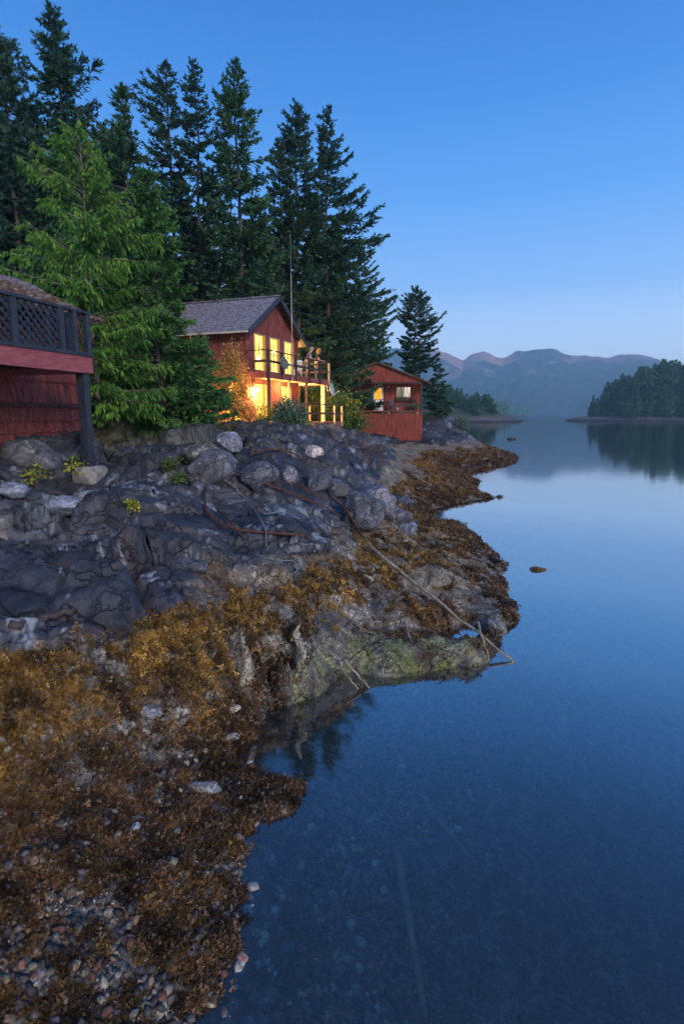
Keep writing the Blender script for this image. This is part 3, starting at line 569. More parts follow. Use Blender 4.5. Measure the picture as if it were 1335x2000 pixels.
T_('pine_tree', 811, 560, 60, [(560,808,814),(600,778,840),(640,772,864),(670,775,870),(700,778,869),(735,790,850)], seed=13, kind='fir', leaf='fir2', dens=1.5, clear=.2, label='lone rounded pine standing right behind the small red cabin')
T_('pine_tree', 855, 715, 59, [(715,852,858),(745,835,880),(775,828,890),(800,830,885)], seed=14, kind='spruce', leaf='fir2', dens=1.2, clear=.02, label='low bushy pine at the right foot of the lone pine')
T_('cedar_tree', 152, 243, 17.0, [(243,150,156),(270,118,185),(320,82,215),(400,48,245),(480,8,300),(560,15,320),(650,60,340),(760,110,340),(870,160,330)], seed=15, kind='cedar', leaf='cedar', dens=1.5, lsize=.62, clear=.05, bark='palebark', label='bright green drooping cedar beside the lattice deck')
T_('spruce_tree', 290, 330, 19, [(330,287,293),(400,250,335),(470,235,350),(540,225,378),(600,220,375),(640,220,395),(690,220,430),(760,215,448),(830,225,446),(880,240,440)], seed=16, kind='spruce', leaf='spruce', dens=1.9, clear=.03, lsize=.8, label='drooping green spruce in front of the lit house, right of the cedar')
T_('spruce_tree', 388, 655, 21.5, [(655,385,391),(700,362,418),(760,335,444),(820,325,450),(880,330,446)], seed=17, kind='spruce', leaf='spruce', dens=1.8, clear=.03, lsize=.8, label='smaller drooping spruce against the left wall of the lit house')
T_('spruce_tree', 338, 600, 23, [(600,335,341),(660,305,372),(760,280,392),(880,275,398)], seed=18, kind='spruce', leaf='spruce', dens=1.7, clear=.03, lsize=.85, label='low drooping spruce filling the gap before the red side wall')
# forest behind: three kinds copied
protos = []
for i, (kd, lf) in enumerate((('fir', 'fir2'), ('fir', 'fir'), ('spruce', 'fir2'))):
    protos.append(conifer('forest_fir', 0, 0, 0, 12, [(12, .1, .1), (9, 1.3, 1.3), (5, 2.4, 2.4), (0, 2.8, 2.8)], kind=kd, seed=30 + i, leaf=lf, dens=.95, clear=.04, lsize=1.25))
    protos[-1].rotation_euler = (0, 0, i)
r_ = random.Random(4); spots = []
for px in range(-140, 250, 42): spots.append((px + r_.uniform(-14, 14), r_.uniform(230, 330), r_.uniform(33, 46)))
for px in range(-140, 660, 46): spots.append((px + r_.uniform(-12, 12), r_.uniform(440, 520) if px > 230 else r_.uniform(330, 430), r_.uniform(41, 56)))
spots += [(-30, 165, 30), (45, 190, 32), (190, 250, 31), (150, 300, 24), (300, 400, 44), (352, 350, 42), (415, 330, 43), (500, 380, 42), (535, 400, 45), (605, 380, 48), (655, 430, 50), (560, 470, 43), (662, 640, 43), (690, 600, 56), (640, 570, 50), (655, 755, 37), (672, 735, 44), (668, 790, 38), (684, 785, 46.5), (610, 600, 47), (-60, 150, 27), (250, 560, 24), (60, 480, 21), (-20, 470, 20)]
for i, (px, py, D) in enumerate(spots):
    k = i % 3; o = protos[k] if i < 3 else copy_tree(protos[k]); p = atY(px, py, D); z0 = hz(p[0], D) - .2; s = max(.12, (p[2] - z0) / 12)
    o.location = (p[0], D, z0); o.scale = (s * r_.uniform(.8, 1.1), s * r_.uniform(.8, 1.1), s); o.rotation_euler = (0, 0, r_.uniform(0, 6.28))
    small = i >= len(spots) - 12 and py > 700
    if small: tag(o, 'small bushy fir in the thicket between the lit house and the red cabin', 'tree', 'small firs between the two houses'); o.name = 'young_fir'
    else: tag(o, *(('dark fir filling the forest behind the lattice deck and cedar', 'tree', 'forest firs behind the lattice deck') if px < 250 else ('dark fir filling the forest behind the lit house', 'tree', 'forest firs behind the lit house')))

# ------------------------------------------------------------------ shrubs and ground plants
def shrub(name, loc, rad, n, leaf, lsize, label, cat='bush', seed=0, stems=6, group=None, bark='bark', flat=1.0):
    r = np.random.default_rng(seed); root = empty(name, loc, 0, label, cat, group); tr = MB(); lv = Leaves(); rad = np.array(rad)
    cl = r.normal(size=(stems * 5, 3)); cl /= np.linalg.norm(cl, axis=1, keepdims=True); cl *= r.uniform(.35, 1, (len(cl), 1)); cl = cl * rad + [0, 0, rad[2]]
    for c in cl[:stems * 2]: tr.tube([(0, 0, -.1), (c[0] * .3, c[1] * .3, c[2] * .5), tuple(c)], [.012 + .006 * rad[2], .01, .004], 4, cap=False)
    ci = r.integers(0, len(cl), n); P = cl[ci] + r.normal(size=(n, 3)) * rad * .20; P[:, 2] = np.maximum(P[:, 2], .02); D = r.normal(size=(n, 3)) + (P - [0, 0, rad[2] * .5]) / rad * .5
    ln = r.uniform(.6, 1.3, n) * lsize; lv.add(P, D, ln, ln * .33); tr.build('stems', M[bark], root); lv.mesh('foliage', M[leaf], root, r); return root
def gz_at(px, py, D): p = atY(px, py, D); return (p[0], D, hz(p[0], D))
p = atY(452, 700, 26.6); shrub('orange_lit_shrub', (p[0], 26.6, 3.6), (.8, .6, 1.75), 5200, 'shrub', .11, 'orange-lit leafy shrub at the left corner of the lit house', seed=1, stems=9)
p = atY(486, 790, 26.4); shrub('orange_lit_shrub', (p[0], 26.2, 3.45), (.7, .5, .6), 900, 'shrub', .09, 'low orange-lit shrub right under the porch lamp of the lit house', seed=2)
p = atY(567, 800, 26.0); shrub('juniper_bush', (p[0], 25.4, 3.15), (.75, .6, .75), 2600, 'juniper', .12, 'feathery blue-green juniper on the rock before the lower porch', seed=3)
p = atY(520, 810, 27.0); shrub('porch_shrub', (p[0], 26.6, 3.4), (.6, .4, .5), 800, 'bush', .09, 'green shrub before the glowing lower door of the lit house', seed=4)
p = atY(598, 820, 30); shrub('porch_shrub', (p[0] - .4, 28.6, 3.2), (.9, .4, .42), 1000, 'bush', .1, 'low green shrub along the lower deck of the lit house', seed=5)
p = atY(650, 770, 36); shrub('leafy_bush', (p[0] + .3, 37.8, 3.2), (1.3, .8, 1.2), 2200, 'bush', .16, 'leafy green bush behind the right end of the lower deck', seed=6)
p = atY(672, 810, 40); shrub('leafy_bush', (p[0] + .8, 42, 2.6), (1.3, .8, 1.1), 1800, 'bush', .16, 'leafy green bush at the left foot of the red cabin', seed=7)
p = atY(626, 790, 38); shrub('leafy_bush', (p[0], 39.5, 3.2), (1.6, .8, 1.5), 2400, 'bush', .16, 'warmly lit green bush seen through the lower porch', seed=8)
for i, (px, py, s, lf, lb) in enumerate([(72, 945, .26, 'yellowleaf', 'yellow-green leafy plant between boulders below the lattice deck'), (150, 935, .3, 'yellowleaf', 'yellowing leafy plant climbing at the black deck post'),
        (335, 925, .24, 'bush', 'bright green sapling plant on the rock below the drooping spruce'), (350, 945, .16, 'bush', 'small green sprig just below the sapling plant'), (262, 995, .1, 'yellowleaf', 'tiny green tuft in a crack of the dark rocks'),
        (45, 810, .35, 'bush', 'thin leafy twigs before the red shingle wall'), (160, 915, .22, 'bush', 'small green plant at the foot of the black deck post'), (655, 822, .4, 'yellowleaf', 'lit yellow-green plant under the end of the lower deck'),
        (905, 815, .9, 'juniper', 'grey-green shrub on the rocky point right of the red cabin'), (870, 812, .8, 'juniper', 'grey-green shrub between the pine and the rocky point')]):
    q = hit(px, py, 60); shrub('leafy_plant', (q.x, q.y, q.z - .02), (s, s, s * .8), 160 if s < .5 else 900, lf, .07 if s < .5 else .14, lb, 'plant', seed=20 + i, stems=4)
# dry grass and litter on the bank
r = np.random.default_rng(8); gm = sstep(2.75, 3.0, GB) * (GY > 11) * (GY < 30) * sstep(-.2, .2, fbm(GX, GY, 66, 3)); ids = pick(gm, 2600, r)
lv = Leaves(); P = np.stack([GX.ravel()[ids], GY.ravel()[ids], GZ.ravel()[ids]], 1); P = np.repeat(P, 4, 0) + r.normal(size=(len(ids) * 4, 3)) * [.05, .05, 0]
lv.add(P, r.normal(size=P.shape) * [.5, .5, .1] + [0, 0, 1], r.uniform(.08, .28, len(P)), np.full(len(P), .006)); tag(lv.mesh('dry_grass', M['drygrass'], None, r), 'dry grass tufts on the bank under the trees', 'grass', kind='stuff')

# ------------------------------------------------------------------ poles, cables, timbers
def ground_line(pts, lift): return [hit(px, py, 60) + Vector((0, 0, lift)) for px, py in pts]
def dense(P, n=6, sag=0):
    out = []
    for i in range(len(P) - 1):
        for k in range(n):
            t = k / n; out.append(P[i].lerp(P[i + 1], t))
    return out + [P[-1]]
def cable(name, pts, rad, mat, label, cat='cable', lift=.04, n=6, group=None, settle=False, taper=1):
    P = ground_line(pts, lift)
    # Catmull-Rom through the points
    Q = [P[0]] + P + [P[-1]]; S = []
    for i in range(1, len(Q) - 2):
        for k in range(n):
            t = k / n; a, b_, c, d = Q[i - 1], Q[i], Q[i + 1], Q[i + 2]
            S.append(.5 * ((2 * b_) + (c - a) * t + (2 * a - 5 * b_ + 4 * c - d) * t * t + (3 * b_ - 3 * c + d - a) * t ** 3))
    S.append(Q[-2])
    if settle: S = [Vector((s.x, s.y, max(s.z, hz(s.x, s.y) + rad * .8))) for s in S]
    m = len(S); rd = [rad * (1 - (1 - taper) * i / m) * (1 + .1 * math.sin(i * 2.3)) for i in range(m)]
    return tag(MB().tube(S, rd, 7).build(name, M[mat], smooth=True), label, cat, group)
def pole(pa, pb, rad, mat, label, za=None, zb=None, name='driftwood_pole', cat='pole', taper=.6):
    a = hit(*pa) + Vector((0, 0, rad)) if za is None else Vector(atz(*pa, za)); b_ = hit(*pb) + Vector((0, 0, rad)) if zb is None else Vector(atz(*pb, zb))
    n = 9; wb = .12 if name == 'sunken_pole' else .5; pts = [a.lerp(b_, i / n) + Vector((math.sin(i * 1.9) * rad * wb, 0, math.cos(i * 2.7) * rad * wb)) for i in range(n + 1)]
    return tag(MB().tube(pts, [rad * (1 - (1 - taper) * i / n) for i in range(n + 1)], 8).build(name, M[mat], smooth=True), label, cat)
pole((722, 1068), (1003, 1293), .035, 'drift', 'long pale driftwood pole slanting across the seaweed into the water', za=1.45, zb=.0)
pole((1003, 1293), (930, 1318), .022, 'drift', 'short pole end lying along the water at the tip of the long pole', za=.0, zb=-.03)
pole((932, 1215), (955, 1292), .022, 'drift', 'thin pale stick reaching from the rock tip down to the water', za=.5, zb=.02)
pole((790, 1215), (822, 1312), .018, 'drift', 'thin stick hanging down the mossy green rock face', za=.55, zb=.02)
pole((672, 1290), (722, 1345), .022, 'drift', 'upper of two sticks leaning into the green water edge', za=.35, zb=.0)
pole((665, 1305), (700, 1347), .016, 'drift', 'lower of two sticks leaning into the green water edge', za=.28, zb=.0)
pole((603, 1288), (622, 1352), .015, 'drift', 'short upright stick at the head of the little cove', za=.4, zb=.0)
pole((590, 1262), (532, 1350), .03, 'driftdark', 'dark waterlogged branch at the head of the little cove', za=.5, zb=.05)
pole((20, 1232), (150, 1205), .05, 'driftdark', 'dark driftwood log resting at the top of the golden seaweed', name='driftwood_log', cat='log', taper=.8)
pole((775, 1660), (830, 1990), .05, 'pale_wood', 'straight pale pole lying under the dark water', za=-.75, zb=-.95, name='sunken_pole')
pole((540, 1410), (740, 1540), .028, 'pale_wood', 'sunken pole slanting away from the little cove', za=-.3, zb=-.75, name='sunken_pole')
pole((740, 1460), (930, 1690), .035, 'pale_wood', 'thin sunken pole in the middle of the dark water', za=-.8, zb=-1.1, name='sunken_pole')
cable('rusty_cable', [(412, 935), (402, 965), (403, 1003), (425, 1030), (465, 1045), (500, 1052), (555, 1055), (600, 1058)], .022, 'rust', 'thick rusty cable looping over the dark rocks', lift=.10)
cable('rusty_cable', [(425, 1005), (450, 1030), (478, 1068)], .018, 'rust', 'short rusty bar crossing under the thick rusty cable', lift=.1)
cable('rusty_cable', [(490, 900), (530, 890), (570, 895), (600, 915)], .02, 'rust', 'rusty cable arching on the rock crest below the house', lift=.14)
cable('rusty_cable', [(450, 930), (520, 955), (570, 975), (640, 1000), (690, 1040), (725, 1075)], .022, 'rust', 'long rusty cable running down to the head of the pale pole', lift=.08)
cable('rusty_cable', [(530, 905), (545, 935), (600, 965), (640, 985)], .02, 'rust', 'rusty cable hanging over the boulders above the seaweed', lift=.08)
cable('rusty_cable', [(640, 930), (645, 975), (675, 1010), (705, 1050)], .024, 'rust', 'stiff rusty cable dropping beside the dark boulders', lift=.06)
cable('wire_loop', [(415, 940), (450, 955), (480, 985), (500, 1010), (518, 1045), (520, 1080)], .010, 'wire', 'thin grey wire trailing down the dark rocks', 'wire', lift=.10)
cable('wire_loop', [(445, 998), (480, 990), (520, 988), (540, 1000), (540, 1015), (515, 1020)], .010, 'wire', 'thin grey wire curled into an open loop', 'wire', lift=.14)
cable('wire_loop', [(500, 1090), (540, 1100), (575, 1105), (580, 1120), (560, 1130)], .008, 'wire', 'thin grey wire hooked at the edge of the seaweed', 'wire', lift=.05)
cable('sunken_line', [(560, 1440), (640, 1500), (700, 1580), (790, 1700)], .012, 'wire', 'thin pale line lying under the water off the little cove', 'line', lift=.05)
# stone steps at the left
q = hit(12, 1050); st = empty('stone_block_step', (q.x - .16, q.y + .12, 0), R(8), 'two stacked pale concrete blocks at the left picture edge', 'step')
zb = q.z - .1
MB().box(-.5, .18, -.2, .3, zb, zb + .22).build('lower_block', M['concrete'], st, .015); MB().box(-.52, .16, -.19, .31, zb + .222, zb + .42).build('upper_block', M['concrete'], st, .015)
#@@PART3
# ------------------------------------------------------------------ houses
def wall_boards(mb, x0, x1, z0, z1, yf, th, openings, batten=.0, pitch=.3, seed=0):
    """wall slab in the XZ plane, front face at y=yf, cut round its openings; vertical battens stand proud of it"""
    xs = sorted({x0, x1} | {o[0] for o in openings} | {o[1] for o in openings}); zs = sorted({z0, z1} | {o[2] for o in openings} | {o[3] for o in openings})
    for i in range(len(xs) - 1):
        for k in range(len(zs) - 1):
            cx, cz = (xs[i] + xs[i + 1]) / 2, (zs[k] + zs[k + 1]) / 2
            if any(o[0] < cx < o[1] and o[2] < cz < o[3] for o in openings): continue
            mb.box(xs[i], xs[i + 1], yf, yf + th, zs[k], zs[k + 1])
    if batten:
        x = x0 + pitch * .5
        while x < x1 - .02:
            segs = [(z0 + .004, z1 - .004)]
            for o in openings:
                if o[0] - .06 < x < o[1] + .06:
                    ns = []
                    for a, b_ in segs:
                        if o[2] - .07 > a: ns.append((a, min(b_, o[2] - .07)))
                        if o[3] + .07 < b_: ns.append((max(a, o[3] + .07), b_))
                    segs = ns
            for a, b_ in segs:
                if b_ - a > .05: mb.box(x - .02, x + .02, yf - batten, yf + .004, a, b_)
            x += pitch
def shakes(mb, o, along, up, La, Lu, course=.24, seed=0, thick=.03, nrm=None):
    rs = random.Random(seed); o = Vector(o); a = Vector(along).normalized(); u = Vector(up).normalized(); n = a.cross(u).normalized()
    if n.z < 0: n = -n
    k = 0; s = 0
    while s < Lu:
        t = 0
        while t < La:
            wd = min(rs.uniform(.1, .26), La - t + .001); e = rs.uniform(-.03, .02); hh = min(course * 1.35, Lu - s + .02); th = thick * rs.uniform(.7, 1.4)
            p = o + a * t + u * (s + e); q = p + u * hh
            vs = [p, p + a * (wd - .008), q + a * (wd - .008), q]; base = [v + n * .001 * (k % 3) for v in vs]
            tp = [vs[0] + n * (th + .012), vs[1] + n * (th + .012), vs[2] + n * .012, vs[3] + n * .012]
            mb._add(base + tp, [(0, 3, 2, 1), (4, 5, 6, 7), (0, 1, 5, 4), (1, 2, 6, 5), (2, 3, 7, 6), (3, 0, 4, 7)]); t += wd
        s += course; k += 1
def window(root, x0, x1, z0, z1, yf, mv, mh, pane, frame='pale_wood', fw=.05, label=None, depth=.06):
    f = MB()
    for a in ((x0 - fw, x0, z0 - fw, z1 + fw), (x1, x1 + fw, z0 - fw, z1 + fw)): f.box(a[0], a[1], yf - .035, yf + depth, a[2], a[3])
    f.box(x0, x1, yf - .035, yf + depth, z1, z1 + fw); f.box(x0, x1, yf - .035, yf + depth, z0 - fw, z0)
    for m_ in mv: f.box(m_ - .018, m_ + .018, yf + .01, yf + depth - .004, z0, z1)
    for m_ in mh:
        xs = [x0] + [v for v in mv] + [x1]
        for i in range(len(xs) - 1): f.box(xs[i] + (.018 if i else 0), xs[i + 1] - (.018 if i < len(xs) - 2 else 0), yf + .012, yf + depth - .006, m_ - .016, m_ + .016)
    fo = f.build('window', M[frame], root)
    if label: fo['label'] = label
    MB().box(x0 + .001, x1 - .001, yf + depth + .012, yf + depth + .02, z0 + .001, z1 - .001).build('pane', pane, fo)
    return fo
def glow(name, c1, c2, s1, s2, scale=2.5, stretch=(3, 3, .5)):
    m = bpy.data.materials.new(name); m.use_nodes = True; t = m.node_tree; t.nodes.clear(); L = t.links.new
    tc = N(t, 'ShaderNodeTexCoord'); mp = N(t, 'ShaderNodeMapping'); mp.inputs['Scale'].default_value = stretch; n = N(t, 'ShaderNodeTexNoise'); n.inputs['Scale'].default_value = scale; n.inputs['Detail'].default_value = 2
    r1 = N(t, 'ShaderNodeValToRGB'); ramp(r1, [(.35, c1), (.65, c2)]); mr_ = N(t, 'ShaderNodeMapRange'); mr_.inputs[1].default_value = .35; mr_.inputs[2].default_value = .65; mr_.inputs[3].default_value = s1; mr_.inputs[4].default_value = s2
    e = N(t, 'ShaderNodeEmission'); o = N(t, 'ShaderNodeOutputMaterial')
    L(tc.outputs['Object'], mp.inputs[0]); L(mp.outputs[0], n.inputs['Vector']); L(n.outputs['Fac'], r1.inputs[0]); L(n.outputs['Fac'], mr_.inputs[0]); L(r1.outputs[0], e.inputs[0]); L(mr_.outputs[0], e.inputs[1]); L(e.outputs[0], o.inputs[0])
    return m
M['glow'] = glow('lamplit_pane', (1, .55, .06), (1, .78, .22), 1.35, 2.4)
M['glow_low'] = glow('lamplit_lower_pane', (1, .48, .04), (1, .66, .12), 1.0, 1.7)
M['curtain_glow'] = glow('backlit_curtain', (1, .40, .03), (1, .52, .07), .55, .95, 4, (8, 8, .3)); M['glow_orange'] = glow('orange_lit_pane', (1, .30, .01), (1, .40, .015), .8, 1.0)
M['glow_white'] = glow('curtained_pane', (.62, .50, .42), (.8, .66, .62), .5, .8)
M['dim_pane'] = glow('dim_curtained_pane', (.25, .22, .18), (.42, .36, .30), .35, .6)
M['hot'] = emit('room_lamp', (1, .8, .35), 5)
def point(name, loc, e, parent, col=(1, .55, .16), rad=.08):
    d = bpy.data.lights.new(name, 'POINT'); d.energy = e; d.color = col; d.shadow_soft_size = rad
    o = bpy.data.objects.new(name, d); C.objects.link(o); o.parent = parent; o.location = loc; return o

# ---- the lit two-storey house
HO = Vector((-4.55, 27.8, 0)); HR = R(68.94)
hs = empty('two_storey_house', HO, HR, 'red board two-storey house with glowing yellow windows, grey shake roof and balconies', 'house')
W_, DP, ZG, Z1, ZE, ZR = 5.6, 8.0, 3.6, 6.0, 8.05, 9.82
ups = [(.80, 1.86, 6.2, 7.85), (2.42, 3.40, 6.2, 7.85), (4.02, 5.06, 6.2, 7.85)]
lows = [(.88, 1.88, 3.62, 5.45), (3.68, 4.72, 4.22, 5.46)]
wl = MB(); wall_boards(wl, 0, W_, 3.0, ZE, 0, .14, ups + lows, .03, .21)
sides = [(.35, 1.05, 3.7, 5.55)]
# gable with battens
g_ = [(0, 0, ZE), (W_, 0, ZE), (W_ / 2, 0, ZR)]; wl.poly([(x, .002, z) for x, _, z in g_], (0, .136, 0))
x = .105
while x < W_:
    zt = ZE + (ZR - ZE) * (1 - abs(x - W_ / 2) / (W_ / 2)) - .06
    if zt > ZE + .05: wl.box(x - .02, x + .02, -.03, .004, ZE, zt)
    x += .21
for xx in (.0, W_ - .14): # side walls
    for (y0, y1, z0, z1) in ([(.14, .35, 3.0, ZE), (1.05, DP, 3.0, ZE), (.35, 1.05, 3.0, 3.7), (.35, 1.05, 5.55, ZE)] if xx == 0 else [(.14, DP, 3.0, ZE)]): wl.box(xx, xx + .14, y0, y1, z0, z1)
y = .3
while y < DP:
    if not .3 < y < 1.1: wl.box(-.03, .004, y - .02, y + .02, 3.0, ZE)
    else: wl.box(-.03, .004, y - .02, y + .02, 5.62, ZE)
    y += .3
wl.box(.14, W_ - .14, DP - .14, DP, 3.0, ZE); wl.poly([(x, DP - .14, z) for x, _, z in g_], (0, .138, 0)); wl.box(.14, W_ - .14, .142, DP - .14, Z1 - .2, Z1 - .02)
wl.build('wall', M['red_board'], hs)
MB().box(-.07, .07, -.062, -.032, 3.0, ZE - .02).build('corner_board', M['red_board'], hs); MB().box(W_ - .1, W_ + .07, -.062, -.032, 3.0, ZE - .02).build('corner_board', M['red_board'], hs)
rf = MB(); sl = Vector((W_ / 2, 0, ZR - ZE)); sn = sl.normalized(); ov = .5; oy = -.42
for sg in (-1, 1):
    e0 = Vector((W_ / 2, 0, ZR)) + Vector((sg * sn.x, 0, -sn.z)) * (sl.length + ov); r0_ = Vector((W_ / 2, 0, ZR)); nrm = Vector((sg * sn.z, 0, sn.x))
    rf.poly([e0 + Vector((0, oy, 0)), r0_ + Vector((0, oy, 0)), r0_ + nrm * .07 + Vector((0, oy, 0)), e0 + nrm * .07 + Vector((0, oy, 0))], (0, DP - oy + .4, 0))
rf.build('roof_deck', M['dark_wood'], hs)
sh = MB()
for sg in (-1, 1):
    e0 = Vector((W_ / 2, 0, ZR)) + Vector((sg * sn.x, 0, -sn.z)) * (sl.length + ov) + Vector((sg * sn.z, 0, sn.x)) * .074
    shakes(sh, e0 + Vector((0, oy - .02, 0)), (0, 1, 0), (-sg * sn.x, 0, sn.z), DP - oy + .44, sl.length + ov, .26, 3 + sg)
roof = sh.build('roof', M['shake'], hs)
rb = MB(); rb.box(W_ / 2 - .12, W_ / 2 + .12, oy - .03, DP + .4, ZR + .10, ZR + .15); rb.build('ridge_cap', M['shake'], roof)
bb = MB()
for sg in (-1, 1):
    e0 = Vector((W_ / 2, oy - .03, ZR)) + Vector((sg * sn.x, 0, -sn.z)) * (sl.length + ov); bb.bar(e0 + Vector((0, 0, .0)), (W_ / 2 + sg * .01, oy - .03, ZR + .01), .045, .22)
bb.box(W_ / 2 - .03, W_ / 2 + .03, oy - .09, oy - .055, ZR - .1, ZR + .42); bb.build('barge_board', M['black_wood'], hs)
gt = MB(); e0 = Vector((W_ / 2, 0, ZR)) - Vector((sn.x, 0, sn.z)) * (sl.length + ov); gt.box(e0.x - .12, e0.x - .01, oy, DP, e0.z - .03, e0.z + .05); gt.build('gutter', M['trim'], hs)
for i, (x0, x1, z0, z1) in enumerate(ups): window(hs, x0, x1, z0, z1, 0, [(x0 + x1) / 2], [z0 + .55, z0 + 1.05] if i == 0 else [z0 + .85], M['glow'])
w0 = window(hs, *lows[0], 0, [(lows[0][0] + lows[0][1]) / 2], [4.5], M['glow_low']); window(hs, *lows[1], 0, [4.2], [], M['glow_low'])
def curtain(x0, x1, z0, z1, nm=5, y=.075):
    mb = MB(); n = 14; P = []
    for i in range(n + 1): P.append((x0 + (x1 - x0) * i / n, y + .007 * math.sin(i * 1.7)))
    for i in range(n): mb.poly([(P[i][0], P[i][1], z0), (P[i + 1][0], P[i + 1][1], z0), (P[i + 1][0], P[i + 1][1], z1), (P[i][0], P[i][1], z1)], (0, .004, 0))
    return mb
wins_ = [c for c in hs.children if c.name.startswith('window')]
for (x0, x1, z0, z1), wn_ in zip(ups + lows, wins_):
    for a_, b_ in ((x0 + .02, x0 + .24), (x1 - .22, x1 - .02)): curtain(a_, b_, z0 + .03, z1 - .02, y=.048).build('curtain', M['curtain_glow'], wn_)
# side window on the left wall
fw = MB(); 
for a in ((.35, .40, 3.7, 5.55), (1.0, 1.05, 3.7, 5.55), (.40, 1.0, 3.7, 3.75), (.40, 1.0, 5.5, 5.55)): fw.box(-.045, .1, a[0], a[1], a[2], a[3])
fo = fw.build('window', M['pale_wood'], hs); fo['label'] = 'glowing side window behind the orange-lit shrub'; MB().box(.102, .112, .40, 1.0, 3.75, 5.5).build('pane', M['glow_low'], fo)
# lamps seen in the rooms (round glass shades on the panes' inner side)
for i, (x, z, rr_) in enumerate([(2.95, 7.25, .09), (1.25, 6.75, .12), (4.35, 6.75, .09)]):
    MB().lathe([(.001, -rr_), (rr_ * .7, -rr_ * .7), (rr_, 0), (rr_ * .7, rr_ * .7), (.001, rr_)], 10, (x, .05, z)).build('room_lamp', M['hot'], hs, smooth=True)
# wall lamps; the one at the far deck end is added for its light
def wall_lamp(x, y, z, e):
    f = MB(); f.lathe([(.03, -.02), (.07, 0), (.07, .03), (.02, .05)], 10, (x, y, z + .10)); f.box(x - .03, x + .03, y, y + .12, z + .1, z + .14) if y > -.2 else None
    o = f.build('porch_lamp', M['black_wood'], hs); MB().lathe([(.001, -.11), (.075, -.08), (.11, 0), (.075, .08), (.001, .11)], 12, (x, y, z)).build('bulb', M['lamp_hot'], o, smooth=True)
    point('lamp_light', (x, y - .02, z - .13), e, o); return o
wall_lamp(.55, -.22, 5.22, 430); wall_lamp(-.62, .75, 4.80, 380); wall_lamp(5.95, .3, 5.45, 950); point('lower_porch_fill', (3.2, -.55, 5.45), 160, hs)  # far-end wall lamp and porch fill added to warm the decks, no visible source
point('upper_porch_fill', (6.2, .6, 7.3), 240, hs)  # added fill for the balcony glow, no fixture here
# balcony
def railing(root, segs, zf, ht, posts, mat='dark_wood'):
    for (xa, ya, xb, yb) in segs:
        MB().bar((xa, ya, zf + ht), (xb, yb, zf + ht), .09, .045).build('top_rail', M['dark_wood'], root); MB().bar((xa, ya, zf + ht * .5), (xb, yb, zf + ht * .5), .035, .12).build('middle_rail', M['dark_wood'], root)
    for (x, y, zb, pm) in posts: MB().box(x - .05, x + .05, y - .05 + .051, y + .05 + .051, zb, zf + ht - .024).build('post', M[pm], root)
bal = MB(); bal.box(-.1, 7.4, -1.12, -.064, 5.90, 5.96)
bal.box(W_ + .08, 7.4, -.064, 2.4, 5.90, 5.96); b1 = bal.build('balcony', M['pale_wood'], hs)
fa = MB(); fa.box(-.12, 7.44, -1.20, -1.122, 5.70, 6.0); fa.box(7.402, 7.46, -1.12, 2.4, 5.70, 6.0); fa.box(-.16, -.102, -1.12, -.064, 5.70, 6.0); fa.build('fascia', M['red_board'], b1)
jo = MB()
for x in np.arange(.3, 7.3, .6): jo.box(x - .02, x + .02, -1.11, -.07 if x < W_ + .1 else 2.38, 5.74, 5.898)
jo.build('joists', M['pale_wood'], b1)
railing(b1, [(-.1, -1.2, 7.4, -1.2), (-.1, -.1, -.1, -1.15), (7.4, -1.15, 7.4, 2.3)], 5.98, 1.0,
        [(-.08, -1.28, 3.3, 'dark_wood'), (1.3, -1.28, 5.7, 'dark_wood'), (2.9, -1.28, 5.7, 'dark_wood'), (4.55, -1.28, 5.7, 'dark_wood'), (6.0, -1.28, 5.7, 'dark_wood'), (7.34, -1.28, 5.7, 'pale_wood'), (7.34, .9, 5.96, 'pale_wood')])
lo = MB(); lo.box(-.1, 9.5, -1.12, -.064, 3.50, 3.56); lo.box(W_ + .08, 9.5, -.064, 2.4, 3.50, 3.56); b2 = lo.build('lower_deck', M['pale_wood'], hs)
fa = MB(); fa.box(-.12, 9.54, -1.20, -1.122, 3.28, 3.6); fa.box(9.502, 9.56, -1.12, 2.4, 3.28, 3.6); fa.build('fascia', M['red_board'], b2)
railing(b2, [(1.9, -1.2, 9.5, -1.2), (9.5, -1.15, 9.5, 2.3)], 3.58, 1.0, [(2.2, -1.28, 3.3, 'dark_wood'), (3.6, -1.28, 3.3, 'dark_wood'), (5.8, -1.28, 3.3, 'dark_wood'), (8.2, -1.28, 3.3, 'pale_wood'), (9.44, -1.28, 3.3, 'pale_wood'), (9.44, .9, 3.3, 'pale_wood')])
for x in (2.45, 4.62): MB().box(x - .06, x + .06, -1.09, -.97, 3.56, 5.898).build('porch_post', M['dark_wood' if x > 4 else 'pale_wood'], hs)
for (x, y) in ((6.95, -1.03), (6.95, 2.2)): MB().box(x - .1, x + .1, y - .1, y + .1, 3.56, 5.74).build('porch_post', M['pale_wood'], hs)
MB().box(W_ + .2, 7.3, 2.2, 2.32, 5.35, 5.735).build('porch_beam', M['pale_wood'], hs)
for x, y in ((0, -.9), (3, -.9), (6, -.9), (9, -.9), (9, 2), (6.5, 2)): MB().box(x - .08, x + .08, y - .08, y + .08, 1.8, 3.5).build('stilt', M['dark_wood'], hs)
def local(px, py, off): # world point on the plane local y = off of the house
    d_ = Vector((math.cos(HR), math.sin(HR), 0)); n_ = Vector((-d_.y, d_.x, 0)); r__ = Vector(ray(px, py)); t_ = (n_.dot(HO) + off) / n_.dot(r__); return Vector((0, 0, CZ)) + r__ * t_
hm = Matrix.Translation(HO) @ Matrix.Rotation(HR, 4, 'Z')
def on_house(o): o.location = hm @ Vector(o.location); o.rotation_euler.z += HR; return o
box_ = on_house(tag(empty('storage_box', (2.45, -.8, 3.562)), 'orange-lit square box under the balcony of the lit house', 'box'))
